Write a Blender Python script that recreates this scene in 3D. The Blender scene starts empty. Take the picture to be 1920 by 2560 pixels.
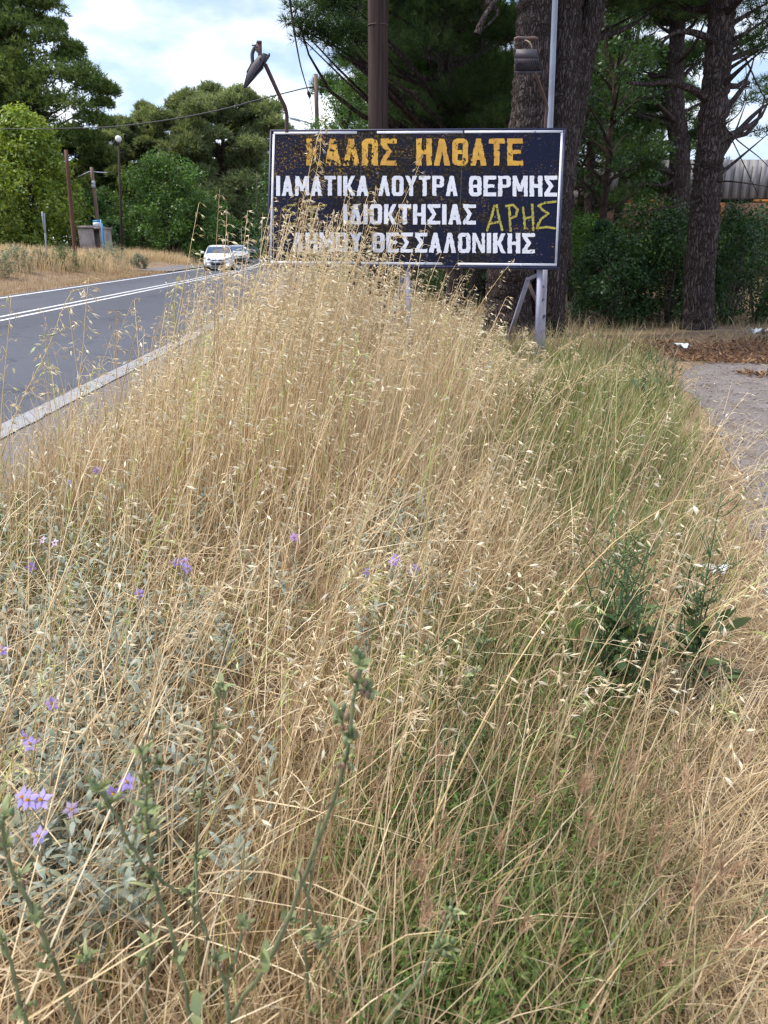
import bpy, math, random
import numpy as np
from mathutils import Vector, Matrix

scene = bpy.context.scene
COL = scene.collection
R = math.radians
rng = np.random.default_rng(11)
random.seed(5)

# ------------------------------------------------------------------ camera, world, sun, exposure
EYE, PITCH, YAW = 1.6, R(19.2), R(0.5)
FOC = 1930.0                                   # focal length in pixels of a 1920 x 2560 frame
cam_d = bpy.data.cameras.new("camera")
cam = bpy.data.objects.new("camera", cam_d)
COL.objects.link(cam)
cam.location = (0, 0, EYE)
cam.rotation_euler = (math.pi / 2 - PITCH, 0, -YAW)
cam_d.sensor_fit = 'VERTICAL'
cam_d.sensor_height = 36.0
cam_d.lens = FOC / 2560.0 * 36.0
cam_d.clip_start, cam_d.clip_end = 0.05, 2000
cam_d.dof.use_dof = True
cam_d.dof.focus_distance = 3.6
cam_d.dof.aperture_fstop = 6.0
scene.camera = cam

SUN_EL, SUN_AZ = R(57), R(-86)                 # azimuth measured from +Y towards +X
world = bpy.data.worlds.new("World")
scene.world = world
world.use_nodes = True
wn, wl = world.node_tree.nodes, world.node_tree.links
wn.clear()
w_out = wn.new('ShaderNodeOutputWorld')
w_bg = wn.new('ShaderNodeBackground')
w_sky = wn.new('ShaderNodeTexSky')
w_sky.sky_type = 'NISHITA'
w_sky.sun_disc = False
w_sky.sun_elevation = SUN_EL
w_sky.sun_rotation = SUN_AZ
w_sky.air_density = 1.0
w_sky.dust_density = 1.6
w_sky.ozone_density = 2.0
w_bg.inputs['Strength'].default_value = 0.13
w_tc = wn.new('ShaderNodeTexCoord')
w_map = wn.new('ShaderNodeMapping')
w_map.inputs['Scale'].default_value = (1.0, 1.0, 2.6)
w_map.inputs['Location'].default_value = (0.35, 0.1, 0.25)
w_n1 = wn.new('ShaderNodeTexNoise')
w_n1.inputs['Scale'].default_value = 3.4
w_n1.inputs['Detail'].default_value = 9.0
w_n1.inputs['Roughness'].default_value = 0.56
w_r1 = wn.new('ShaderNodeValToRGB')
w_r1.color_ramp.elements[0].position = 0.36
w_r1.color_ramp.elements[0].color = (0.2, 0.2, 0.2, 1)
w_r1.color_ramp.elements[1].position = 0.60
w_mix = wn.new('ShaderNodeMixRGB')
w_n2 = wn.new('ShaderNodeTexNoise')
w_n2.inputs['Scale'].default_value = 7.5
w_n2.inputs['Detail'].default_value = 6.0
w_r2 = wn.new('ShaderNodeValToRGB')
w_r2.color_ramp.elements[0].position = 0.40
w_r2.color_ramp.elements[0].color = (4.2, 5.3, 7.6, 1)
w_r2.color_ramp.elements[1].position = 0.62
w_r2.color_ramp.elements[1].color = (9.8, 9.8, 10.2, 1)
wl.new(w_tc.outputs['Generated'], w_map.inputs['Vector'])
wl.new(w_map.outputs['Vector'], w_n1.inputs['Vector'])
wl.new(w_map.outputs['Vector'], w_n2.inputs['Vector'])
wl.new(w_n1.outputs['Fac'], w_r1.inputs['Fac'])
wl.new(w_n2.outputs['Fac'], w_r2.inputs['Fac'])
wl.new(w_r1.outputs['Color'], w_mix.inputs['Fac'])
wl.new(w_sky.outputs['Color'], w_mix.inputs['Color1'])
wl.new(w_r2.outputs['Color'], w_mix.inputs['Color2'])
wl.new(w_mix.outputs['Color'], w_bg.inputs['Color'])
wl.new(w_bg.outputs['Background'], w_out.inputs['Surface'])

sun_d = bpy.data.lights.new("sun", 'SUN')
sun_d.energy = 3.6
sun_d.angle = R(10)
sun_d.color = (1.0, 0.94, 0.84)
sun = bpy.data.objects.new("sun", sun_d)
COL.objects.link(sun)
sdir = Vector((math.sin(SUN_AZ) * math.cos(SUN_EL), math.cos(SUN_AZ) * math.cos(SUN_EL), math.sin(SUN_EL)))
sun.rotation_euler = sdir.to_track_quat('Z', 'Y').to_euler()
sun.location = sdir * 60

scene.view_settings.view_transform = 'Standard'
scene.view_settings.look = 'None'
scene.view_settings.exposure = 0.62
scene.view_settings.gamma = 1.0
scene.cycles.max_bounces = 7
scene.cycles.diffuse_bounces = 4
scene.cycles.glossy_bounces = 2
scene.cycles.transmission_bounces = 4
scene.cycles.transparent_max_bounces = 4
scene.cycles.use_adaptive_sampling = True
scene.cycles.adaptive_threshold = 0.015
scene.cycles.use_denoising = True
scene.cycles.filter_width = 1.3

# ------------------------------------------------------------------ placing helpers
def ray(xd, yd):
    x = (xd * 1920 / 1659 - 960) / FOC
    y = (yd * 2560 / 2212 - 1280) / FOC
    d = (x, math.cos(PITCH) - y * math.sin(PITCH), -math.sin(PITCH) - y * math.cos(PITCH))
    c, s = math.cos(YAW), math.sin(YAW)
    return np.array([d[0] * c + d[1] * s, -d[0] * s + d[1] * c, d[2]])

def at(xd, yd, depth):
    r = ray(xd, yd)
    return r * (depth / r[1]) + np.array([0, 0, EYE])

def on_ground(xd, yd, z=0.0):
    r = ray(xd, yd)
    return r * ((z - EYE) / r[2]) + np.array([0, 0, EYE])

def sm(a, b, x):
    a = np.asarray(a, float); b = np.asarray(b, float)
    t = np.clip((np.asarray(x, float) - a) / (b - a), 0, 1)
    return t * t * (3 - 2 * t)

def hgt(x, y):
    x = np.asarray(x, float); y = np.asarray(y, float)
    und = 0.03 * np.sin(x * 1.7 + 0.6 * y) + 0.025 * np.sin(y * 1.3 - x * 0.8 + 1.0)
    und = und * sm(-2.6, -1.6, x) * sm(14, 12, np.abs(x)) * sm(40, 25, y)
    bank = 0.45 * sm(-13.5, -18, x - road_shift(y))
    return und + bank

def road_shift(y):
    y = np.asarray(y, float)
    d = np.clip(y - 45, 0, None)
    return -0.00225 * d * d

# ------------------------------------------------------------------ mesh building
class Geo:
    def __init__(s):
        s.v, s.c, s.f3, s.f4, s.n = [], [], [], [], 0
    def add(s, v, quads=None, tris=None, col=(1, 1, 1)):
        v = np.asarray(v, float).reshape(-1, 3)
        c = np.asarray(col, float)
        if c.ndim == 1:
            c = np.broadcast_to(c[:3], v.shape)
        s.v.append(v); s.c.append(c.reshape(-1, 3))
        if quads is not None and len(quads):
            s.f4.append(np.asarray(quads, int).reshape(-1, 4) + s.n)
        if tris is not None and len(tris):
            s.f3.append(np.asarray(tris, int).reshape(-1, 3) + s.n)
        s.n += len(v)
    def box(s, c, size, rot=None, col=(1, 1, 1)):
        h = np.array(size) / 2.0
        p = np.array([[i, j, k] for i in (-1, 1) for j in (-1, 1) for k in (-1, 1)]) * h
        if rot is not None:
            p = p @ np.array(rot).T
        s.add(p + np.array(c), [[0, 1, 3, 2], [4, 6, 7, 5], [0, 4, 5, 1], [2, 3, 7, 6], [0, 2, 6, 4], [1, 5, 7, 3]], col=col)
    def tube(s, path, rad, n=8, col=(1, 1, 1), cap=True, rough=0.0, rs=None, mott=0.0):
        path = np.asarray(path, float); m = len(path)
        rad = np.broadcast_to(np.asarray(rad, float), (m,))
        tan = np.gradient(path, axis=0)
        tan /= np.linalg.norm(tan, axis=1)[:, None] + 1e-12
        ref = np.array([0.0, 1.0, 0.0]) if abs(tan[0, 1]) < 0.9 else np.array([1.0, 0, 0])
        vs = []
        a0 = np.arange(n) * 2 * math.pi / n
        for i in range(m):
            u = np.cross(tan[i], ref); u /= np.linalg.norm(u) + 1e-12
            w = np.cross(tan[i], u)
            r = rad[i] * np.ones(n)
            if rough and rs is not None:
                r = r * (1 + rough * rs.normal(size=n))
            vs.append(path[i] + np.outer(np.cos(a0) * r, u) + np.outer(np.sin(a0) * r, w))
        v = np.concatenate(vs)
        q = []
        for i in range(m - 1):
            for k in range(n):
                k2 = (k + 1) % n
                q.append([i * n + k, i * n + k2, (i + 1) * n + k2, (i + 1) * n + k])
        t = []
        if cap:
            v = np.concatenate([v, path[:1], path[-1:]])
            for k in range(n):
                k2 = (k + 1) % n
                t.append([m * n, k2, k]); t.append([m * n + 1, (m - 1) * n + k, (m - 1) * n + k2])
        if mott:
            f = 1 + mott * rng.normal(size=(m, n, 1)) + .8 * mott * rng.normal(size=(m, 1, 1))
            c = np.clip(np.array(col) * f * np.array([1 + .6 * mott, 1, 1]), .01, .9).reshape(-1, 3)
            col = np.concatenate([c, c[:1], c[-1:]]) if cap else c
        s.add(v, q, t, col)
    def prism(s, poly, ext, col=(1, 1, 1)):
        """closed polygon (N,3), convex, pushed along the vector ext"""
        p = np.asarray(poly, float); n = len(p); e = np.asarray(ext, float)
        c0, c1 = p.mean(0), p.mean(0) + e
        v = np.concatenate([p, p + e, [c0, c1]])
        q = [[i, (i + 1) % n, n + (i + 1) % n, n + i] for i in range(n)]
        t = [[2 * n, (i + 1) % n, i] for i in range(n)] + [[2 * n + 1, n + i, n + (i + 1) % n] for i in range(n)]
        s.add(v, q, t, col)
    def ball(s, c, r, n=10, m=7, col=(1, 1, 1), sc=(1, 1, 1)):
        v, q = [], []
        for i in range(m + 1):
            th = math.pi * i / m
            for k in range(n):
                ph = 2 * math.pi * k / n
                v.append([math.sin(th) * math.cos(ph), math.sin(th) * math.sin(ph), math.cos(th)])
        for i in range(m):
            for k in range(n):
                q.append([i * n + k, (i + 1) * n + k, (i + 1) * n + (k + 1) % n, i * n + (k + 1) % n])
        s.add(np.array(v) * r * np.array(sc) + np.array(c), q, col=col)
    def build(s, name, mat, parent=None, smooth=False, base=None):
        V = np.concatenate(s.v) if s.v else np.zeros((0, 3))
        C = np.concatenate(s.c) if s.c else np.zeros((0, 3))
        off = np.array(WORLD[parent.name]) if parent is not None else (np.array(base, float) if base is not None else np.zeros(3))
        V = V - off
        F4 = np.concatenate(s.f4) if s.f4 else np.zeros((0, 4), int)
        F3 = np.concatenate(s.f3) if s.f3 else np.zeros((0, 3), int)
        me = bpy.data.meshes.new(name)
        me.vertices.add(len(V)); me.vertices.foreach_set('co', V.astype(np.float32).ravel())
        nl = F4.size + F3.size
        me.loops.add(nl)
        me.loops.foreach_set('vertex_index', np.concatenate([F4.ravel(), F3.ravel()]).astype(np.int32))
        np_ = len(F4) + len(F3)
        me.polygons.add(np_)
        st = np.concatenate([np.arange(len(F4)) * 4, F4.size + np.arange(len(F3)) * 3])
        me.polygons.foreach_set('loop_start', st.astype(np.int32))
        if smooth:
            me.polygons.foreach_set('use_smooth', np.ones(np_, bool))
        me.update(calc_edges=True)
        at_ = me.color_attributes.new('Col', 'FLOAT_COLOR', 'POINT')
        at_.data.foreach_set('color', np.concatenate([C, np.ones((len(C), 1))], 1).astype(np.float32).ravel())
        me.validate()
        me.materials.append(mat)
        o = bpy.data.objects.new(name, me)
        COL.objects.link(o)
        if parent is not None:
            o.parent = parent
            WORLD[o.name] = WORLD[parent.name]
        else:
            o.location = tuple(off)
            WORLD[o.name] = tuple(off)
        return o

WORLD = {}

def tag(o, label=None, cat=None, group=None, kind=None):
    if label: o['label'] = label
    if cat: o['category'] = cat
    if group: o['group'] = group
    if kind: o['kind'] = kind
    return o

def thing(name, label, cat, loc, group=None):
    o = bpy.data.objects.new(name, None)
    o.empty_display_size = 0.2
    COL.objects.link(o)
    o.location = tuple(loc)
    WORLD[o.name] = tuple(loc)
    return tag(o, label, cat, group)

def copy_tree(o, parent=None):
    c = o.copy(); COL.objects.link(c)
    if parent is not None: c.parent = parent
    for ch in list(o.children):
        copy_tree(ch, c)
    return c

# ------------------------------------------------------------------ materials
def nodes_of(name):
    m = bpy.data.materials.new(name)
    m.use_nodes = True
    nt = m.node_tree
    return m, nt.nodes, nt.links, nt.nodes['Principled BSDF']

def mat(name, col, rough=0.6, metal=0.0, col2=None, scale=8.0, lo=0.4, hi=0.6, bump=0.0, bscale=None, spec=0.5, stretch=None, col3=None, scale3=30.0, lo3=0.55, hi3=0.65):
    m, N, L, b = nodes_of(name)
    b.inputs['Roughness'].default_value = rough
    b.inputs['Metallic'].default_value = metal
    b.inputs['Specular IOR Level'].default_value = spec
    b.inputs['Base Color'].default_value = (*col, 1)
    tc = N.new('ShaderNodeTexCoord'); mp = N.new('ShaderNodeMapping')
    if stretch: mp.inputs['Scale'].default_value = stretch
    L.new(tc.outputs['Object'], mp.inputs['Vector'])
    last = None
    if col2 is not None:
        n = N.new('ShaderNodeTexNoise'); n.inputs['Scale'].default_value = scale; n.inputs['Detail'].default_value = 6
        n.inputs['Roughness'].default_value = 0.65
        r = N.new('ShaderNodeValToRGB')
        r.color_ramp.elements[0].position = lo; r.color_ramp.elements[0].color = (*col, 1)
        r.color_ramp.elements[1].position = hi; r.color_ramp.elements[1].color = (*col2, 1)
        L.new(mp.outputs['Vector'], n.inputs['Vector']); L.new(n.outputs['Fac'], r.inputs['Fac'])
        last = r.outputs['Color']
        if col3 is not None:
            n3 = N.new('ShaderNodeTexNoise'); n3.inputs['Scale'].default_value = scale3; n3.inputs['Detail'].default_value = 5
            r3 = N.new('ShaderNodeValToRGB')
            r3.color_ramp.elements[0].position = lo3; r3.color_ramp.elements[0].color = (0, 0, 0, 1)
            r3.color_ramp.elements[1].position = hi3; r3.color_ramp.elements[1].color = (1, 1, 1, 1)
            mx = N.new('ShaderNodeMixRGB'); mx.inputs['Color2'].default_value = (*col3, 1)
            L.new(mp.outputs['Vector'], n3.inputs['Vector']); L.new(n3.outputs['Fac'], r3.inputs['Fac'])
            L.new(r3.outputs['Color'], mx.inputs['Fac']); L.new(last, mx.inputs['Color1'])
            last = mx.outputs['Color']
        L.new(last, b.inputs['Base Color'])
    if bump:
        nb = N.new('ShaderNodeTexNoise'); nb.inputs['Scale'].default_value = bscale or scale * 3; nb.inputs['Detail'].default_value = 5
        bp = N.new('ShaderNodeBump'); bp.inputs['Strength'].default_value = bump; bp.inputs['Distance'].default_value = 0.02
        L.new(mp.outputs['Vector'], nb.inputs['Vector']); L.new(nb.outputs['Fac'], bp.inputs['Height'])
        L.new(bp.outputs['Normal'], b.inputs['Normal'])
    return m

def mat_leaf(name, transl=0.3, rough=0.55, spec=0.25, tint=(1, 1, 1)):
    m, N, L, b = nodes_of(name)
    a = N.new('ShaderNodeAttribute'); a.attribute_name = 'Col'
    b.inputs['Roughness'].default_value = rough
    b.inputs['Specular IOR Level'].default_value = spec
    L.new(a.outputs['Color'], b.inputs['Base Color'])
    t = N.new('ShaderNodeBsdfTranslucent')
    g = N.new('ShaderNodeMixRGB'); g.blend_type = 'MULTIPLY'; g.inputs['Fac'].default_value = 1
    g.inputs['Color2'].default_value = (*tint, 1)
    L.new(a.outputs['Color'], g.inputs['Color1']); L.new(g.outputs['Color'], t.inputs['Color'])
    mx = N.new('ShaderNodeMixShader'); mx.inputs['Fac'].default_value = transl
    L.new(b.outputs['BSDF'], mx.inputs[1]); L.new(t.outputs['BSDF'], mx.inputs[2])
    L.new(mx.outputs['Shader'], N['Material Output'].inputs['Surface'])
    return m

M = {}
M['straw'] = mat_leaf('dry_straw', 0.28, 0.5, 0.35)
M['green'] = mat_leaf('green_leaf', 0.30, 0.5, 0.3, (1.2, 1.1, 0.6))
M['silver'] = mat_leaf('silver_leaf', 0.12, 0.7, 0.15)
M['needle'] = mat_leaf('pine_needles', 0.38, 0.55, 0.2, (1.2, 1.1, 0.6))
M['broad'] = mat_leaf('broad_leaves', 0.36, 0.45, 0.3, (1.3, 1.2, 0.5))
M['pebble'] = mat_leaf('pebble', 0.0, 0.9, 0.2)
M['petal'] = mat_leaf('violet_petal', 0.3, 0.6, 0.2)
M['bark'] = mat('pine_bark', (0.022, 0.017, 0.017), 0.95, col2=(0.105, 0.080, 0.074), scale=9, lo=0.42, hi=0.68, bump=1.0, bscale=14, spec=0.15, stretch=(1.6, 1.6, 0.32), col3=(0.15, 0.125, 0.12), scale3=26, lo3=0.58, hi3=0.75)
M['bark_far'] = mat('far_bark', (0.030, 0.022, 0.018), 0.95, col2=(0.07, 0.052, 0.043), scale=3, spec=0.1)
M['twig'] = mat('grey_twig', (0.07, 0.055, 0.05), 0.95, col2=(0.12, 0.10, 0.09), scale=10, spec=0.1)
M['navy'] = None
M['white_paint'] = mat('chalky_white_paint', (0.56, 0.57, 0.63), 0.6, col2=(0.43, 0.43, 0.47), scale=7, lo=0.5, hi=0.75, col3=(0.30, 0.24, 0.12), scale3=38, lo3=0.68, hi3=0.74)
M['yellow_paint'] = mat('mustard_paint', (0.52, 0.29, 0.022), 0.6, col2=(0.40, 0.20, 0.018), scale=6, col3=(0.10, 0.06, 0.02), scale3=45, lo3=0.66, hi3=0.72)
M['spray'] = mat('yellow_green_spray', (0.33, 0.28, 0.03), 0.6, col2=(0.16, 0.14, 0.02), scale=12, lo=0.45, hi=0.7)
M['lavender_metal'] = mat('lavender_grey_paint', (0.27, 0.28, 0.40), 0.5, col2=(0.34, 0.34, 0.44), scale=5, col3=(0.12, 0.09, 0.09), scale3=22, lo3=0.66, hi3=0.72)
M['peeling'] = mat('peeling_white_paint', (0.42, 0.40, 0.44), 0.6, col2=(0.30, 0.29, 0.36), scale=4, col3=(0.05, 0.05, 0.08), scale3=11, lo3=0.57, hi3=0.61, stretch=(1, 1, 0.5))
M['pole_grey'] = mat('grey_pole_paint', (0.25, 0.285, 0.36), 0.55, col2=(0.20, 0.225, 0.29), scale=3, bump=0.1)
def mat_bark():
    m, N, L, b = nodes_of('plated_pine_bark')
    tc = N.new('ShaderNodeTexCoord'); mp = N.new('ShaderNodeMapping'); mp.inputs['Scale'].default_value = (1.0, 1.0, 0.20)
    nz = N.new('ShaderNodeTexNoise'); nz.inputs['Scale'].default_value = 5.0; nz.inputs['Detail'].default_value = 4
    mx = N.new('ShaderNodeMixRGB'); mx.blend_type = 'LINEAR_LIGHT'; mx.inputs['Fac'].default_value = 0.16
    L.new(tc.outputs['Object'], mp.inputs['Vector']); L.new(mp.outputs['Vector'], nz.inputs['Vector'])
    L.new(mp.outputs['Vector'], mx.inputs['Color1']); L.new(nz.outputs['Color'], mx.inputs['Color2'])
    v = N.new('ShaderNodeTexVoronoi'); v.feature = 'DISTANCE_TO_EDGE'; v.inputs['Scale'].default_value = 21
    v2 = N.new('ShaderNodeTexVoronoi'); v2.inputs['Scale'].default_value = 21
    for q in (v, v2): L.new(mx.outputs['Color'], q.inputs['Vector'])
    r = N.new('ShaderNodeMapRange'); r.inputs['From Min'].default_value = 0.0; r.inputs['From Max'].default_value = 0.22
    L.new(v.outputs['Distance'], r.inputs['Value'])
    fn = N.new('ShaderNodeTexNoise'); fn.inputs['Scale'].default_value = 38; fn.inputs['Detail'].default_value = 6
    L.new(mp.outputs['Vector'], fn.inputs['Vector'])
    pl = N.new('ShaderNodeMixRGB'); pl.inputs['Color1'].default_value = (0.058, 0.045, 0.043, 1); pl.inputs['Color2'].default_value = (0.125, 0.102, 0.098, 1)
    sp = N.new('ShaderNodeSeparateXYZ'); L.new(v2.outputs['Color'], sp.inputs['Vector'])
    ad = N.new('ShaderNodeMath'); ad.operation = 'MULTIPLY_ADD'; ad.inputs[1].default_value = 0.6; L.new(sp.outputs['X'], ad.inputs[0])
    sb = N.new('ShaderNodeMath'); sb.operation = 'SUBTRACT'; sb.inputs[1].default_value = 0.25; L.new(fn.outputs['Fac'], sb.inputs[0]); L.new(sb.outputs[0], ad.inputs[2])
    L.new(ad.outputs[0], pl.inputs['Fac'])
    c = N.new('ShaderNodeMixRGB'); c.inputs['Color1'].default_value = (0.030, 0.022, 0.021, 1)
    L.new(r.outputs['Result'], c.inputs['Fac']); L.new(pl.outputs['Color'], c.inputs['Color2'])
    L.new(c.outputs['Color'], b.inputs['Base Color']); b.inputs['Roughness'].default_value = 0.95; b.inputs['Specular IOR Level'].default_value = 0.12
    h = N.new('ShaderNodeMath'); h.operation = 'MULTIPLY_ADD'; h.inputs[1].default_value = 0.35
    L.new(fn.outputs['Fac'], h.inputs[0]); L.new(r.outputs['Result'], h.inputs[2])
    bp = N.new('ShaderNodeBump'); bp.inputs['Strength'].default_value = 0.9; bp.inputs['Distance'].default_value = 0.035
    L.new(h.outputs[0], bp.inputs['Height']); L.new(bp.outputs['Normal'], b.inputs['Normal'])
    return m
M['bark'] = mat_bark()
M['brown_wood'] = mat('dark_pole_wood', (0.024, 0.015, 0.014), 0.85, col2=(0.070, 0.045, 0.042), scale=14, lo=0.35, hi=0.7, bump=0.5, spec=0.2, stretch=(1.6, 1.6, 0.06))
M['grey_wood'] = mat('weathered_pole_wood', (0.20, 0.14, 0.11), 0.85, col2=(0.12, 0.08, 0.06), scale=8, stretch=(1, 1, 0.1))
M['rust_wood'] = mat('rust_brown_wood', (0.13, 0.055, 0.035), 0.85, col2=(0.08, 0.035, 0.025), scale=6, stretch=(1, 1, 0.1))
M['lamp_metal'] = mat('weathered_lamp_metal', (0.045, 0.042, 0.058), 0.6, col2=(0.075, 0.05, 0.048), scale=6, lo=0.5, hi=0.75)
M['rust_pipe'] = mat('rusty_pipe', (0.075, 0.052, 0.055), 0.7, col2=(0.11, 0.062, 0.052), scale=9)
M['cable'] = mat('black_cable', (0.02, 0.02, 0.022), 0.5)
M['concrete'] = mat('stained_concrete', (0.34, 0.30, 0.29), 0.9, col2=(0.19, 0.155, 0.15), scale=1.6, lo=0.42, hi=0.66, bump=0.2)
M['blue_metal'] = mat('blue_post_paint', (0.03, 0.22, 0.48), 0.45, col2=(0.05, 0.28, 0.55), scale=4)
M['sign_white'] = mat('faded_sign_white', (0.62, 0.68, 0.72), 0.5, col2=(0.5, 0.55, 0.6), scale=5)
M['galv'] = mat('galvanised_grey', (0.36, 0.39, 0.45), 0.45, col2=(0.30, 0.33, 0.38), scale=5)
M['globe'] = mat('white_globe', (0.78, 0.80, 0.80), 0.3, col2=(0.7, 0.72, 0.72), scale=3)
M['litter'] = mat('white_litter', (0.75, 0.78, 0.80), 0.6, col2=(0.6, 0.65, 0.68), scale=20)
M['car_white'] = mat('white_car_paint', (0.80, 0.81, 0.83), 0.25, col2=(0.78, 0.79, 0.80), scale=1.0)
M['car_silver'] = mat('silver_car_paint', (0.50, 0.53, 0.58), 0.28, 0.25, col2=(0.48, 0.51, 0.55), scale=1.0)
M['car_blue'] = mat('pale_blue_car_paint', (0.26, 0.34, 0.46), 0.28, 0.25, col2=(0.24, 0.32, 0.43), scale=1.0)
M['glass'] = mat('tinted_car_glass', (0.018, 0.045, 0.10), 0.06, 0.0, col2=(0.03, 0.07, 0.14), scale=3, spec=0.8)
M['tyre'] = mat('tyre_rubber', (0.02, 0.02, 0.02), 0.85, col2=(0.03, 0.03, 0.03), scale=20)
M['rim'] = mat('alloy_rim', (0.45, 0.46, 0.48), 0.3, 0.6, col2=(0.4, 0.41, 0.43), scale=8)
M['trim'] = mat('black_trim', (0.015, 0.015, 0.018), 0.5, col2=(0.025, 0.025, 0.028), scale=9)
M['lens'] = mat('headlight_lens', (0.33, 0.36, 0.40), 0.1, 0.2, col2=(0.22, 0.25, 0.28), scale=14)
M['chrome'] = mat('chrome', (0.7, 0.7, 0.72), 0.2, 0.8, col2=(0.6, 0.6, 0.62), scale=9)
M['wall_brown'] = mat('brown_wall', (0.17, 0.095, 0.07), 0.9, col2=(0.11, 0.065, 0.05), scale=3, bump=0.2)
M['wall_grey'] = mat('grey_cladding', (0.30, 0.29, 0.30), 0.7, col2=(0.24, 0.23, 0.25), scale=2)
M['orange'] = mat('orange_trim', (0.46, 0.16, 0.02), 0.7, col2=(0.25, 0.09, 0.02), scale=4)
M['line'] = mat('road_paint', (0.66, 0.67, 0.70), 0.7, col2=(0.48, 0.48, 0.50), scale=5, lo=0.45, hi=0.75, bump=0.1)
M['kerb'] = mat('pale_edge_strip', (0.27, 0.275, 0.30), 0.9, col2=(0.20, 0.205, 0.225), scale=5, lo=0.4, hi=0.7, bump=0.15, bscale=60)
M['straw_tone'] = mat('yellowed_lead', (0.30, 0.25, 0.17), 0.7, col2=(0.24, 0.19, 0.12), scale=20)
M['bud'] = mat('pale_bud', (0.36, 0.28, 0.20), 0.8, col2=(0.28, 0.30, 0.18), scale=30)

def mat_asphalt():
    m, N, L, b = nodes_of('asphalt')
    tc = N.new('ShaderNodeTexCoord')
    n1 = N.new('ShaderNodeTexNoise'); n1.inputs['Scale'].default_value = 90; n1.inputs['Detail'].default_value = 3
    n2 = N.new('ShaderNodeTexNoise'); n2.inputs['Scale'].default_value = 0.35; n2.inputs['Detail'].default_value = 6
    mp = N.new('ShaderNodeMapping'); mp.inputs['Scale'].default_value = (1.0, 0.12, 1)
    L.new(tc.outputs['Object'], n1.inputs['Vector'])
    L.new(tc.outputs['Object'], mp.inputs['Vector']); L.new(mp.outputs['Vector'], n2.inputs['Vector'])
    r1 = N.new('ShaderNodeValToRGB')
    r1.color_ramp.elements[0].position = 0.3; r1.color_ramp.elements[0].color = (0.040, 0.043, 0.058, 1)
    r1.color_ramp.elements[1].position = 0.75; r1.color_ramp.elements[1].color = (0.094, 0.099, 0.124, 1)
    r2 = N.new('ShaderNodeValToRGB')
    r2.color_ramp.elements[0].position = 0.3; r2.color_ramp.elements[0].color = (0.78, 0.78, 0.80, 1)
    r2.color_ramp.elements[1].position = 0.7; r2.color_ramp.elements[1].color = (1.25, 1.25, 1.22, 1)
    mx = N.new('ShaderNodeMixRGB'); mx.blend_type = 'MULTIPLY'; mx.inputs['Fac'].default_value = 1
    L.new(n1.outputs['Fac'], r1.inputs['Fac']); L.new(n2.outputs['Fac'], r2.inputs['Fac'])
    L.new(r1.outputs['Color'], mx.inputs['Color1']); L.new(r2.outputs['Color'], mx.inputs['Color2'])
    vo = N.new('ShaderNodeTexVoronoi'); vo.feature = 'DISTANCE_TO_EDGE'; vo.inputs['Scale'].default_value = 0.42
    wn_ = N.new('ShaderNodeTexNoise'); wn_.inputs['Scale'].default_value = 1.6; wn_.inputs['Detail'].default_value = 6
    dx = N.new('ShaderNodeMixRGB'); dx.blend_type = 'LINEAR_LIGHT'; dx.inputs['Fac'].default_value = 0.5
    L.new(tc.outputs['Object'], wn_.inputs['Vector']); L.new(tc.outputs['Object'], dx.inputs['Color1']); L.new(wn_.outputs['Color'], dx.inputs['Color2'])
    L.new(dx.outputs['Color'], vo.inputs['Vector'])
    cr = N.new('ShaderNodeMapRange'); cr.inputs['From Min'].default_value = 0.004; cr.inputs['From Max'].default_value = 0.016
    cr.inputs['To Min'].default_value = 0.62
    L.new(vo.outputs['Distance'], cr.inputs['Value'])
    mc = N.new('ShaderNodeMixRGB'); mc.blend_type = 'MULTIPLY'; mc.inputs['Fac'].default_value = 1
    L.new(mx.outputs['Color'], mc.inputs['Color1']); L.new(cr.outputs['Result'], mc.inputs['Color2'])
    L.new(mc.outputs['Color'], b.inputs['Base Color'])
    b.inputs['Roughness'].default_value = 0.78
    b.inputs['Specular IOR Level'].default_value = 0.35
    bp = N.new('ShaderNodeBump'); bp.inputs['Strength'].default_value = 0.35; bp.inputs['Distance'].default_value = 0.01
    L.new(n1.outputs['Fac'], bp.inputs['Height']); L.new(bp.outputs['Normal'], b.inputs['Normal'])
    return m
M['asphalt'] = mat_asphalt()
M['shoulder'] = mat('crumbling_shoulder', (0.105, 0.10, 0.108), 0.95, col2=(0.17, 0.155, 0.15), scale=16, lo=0.35, hi=0.65, bump=0.5, bscale=70, col3=(0.10, 0.08, 0.07), scale3=38, lo3=0.58, hi3=0.66)
M['path'] = mat('gravel_path', (0.165, 0.145, 0.145), 0.95, col2=(0.115, 0.095, 0.088), scale=3.0, lo=0.38, hi=0.64, bump=0.6, bscale=60, col3=(0.30, 0.27, 0.25), scale3=48, lo3=0.60, hi3=0.68)
M['soil'] = mat('straw_strewn_soil', (0.13, 0.085, 0.055), 0.95, col2=(0.27, 0.19, 0.105), scale=2.2, lo=0.35, hi=0.65, bump=0.6, bscale=40, col3=(0.07, 0.045, 0.03), scale3=14, lo3=0.56, hi3=0.68)
M['rust_litter'] = mat('rusty_leaf_litter', (0.15, 0.07, 0.035), 0.95, col2=(0.22, 0.12, 0.06), scale=9, lo=0.4, hi=0.62, bump=0.5, bscale=50, col3=(0.06, 0.035, 0.025), scale3=20)

# ------------------------------------------------------------------ the setting: ground, road, markings, path
def axis(lo, hi, fine_lo, fine_hi, fine, coarse):
    a = list(np.arange(fine_lo, fine_hi, fine))
    x = fine_lo; st = fine; left = []
    while x > lo:
        st = min(st * 1.35, coarse); x -= st; left.append(max(x, lo))
    x = a[-1]; st = fine; right = []
    while x < hi:
        st = min(st * 1.35, coarse); x += st; right.append(min(x, hi))
    return np.array(left[::-1] + a + right)

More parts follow.
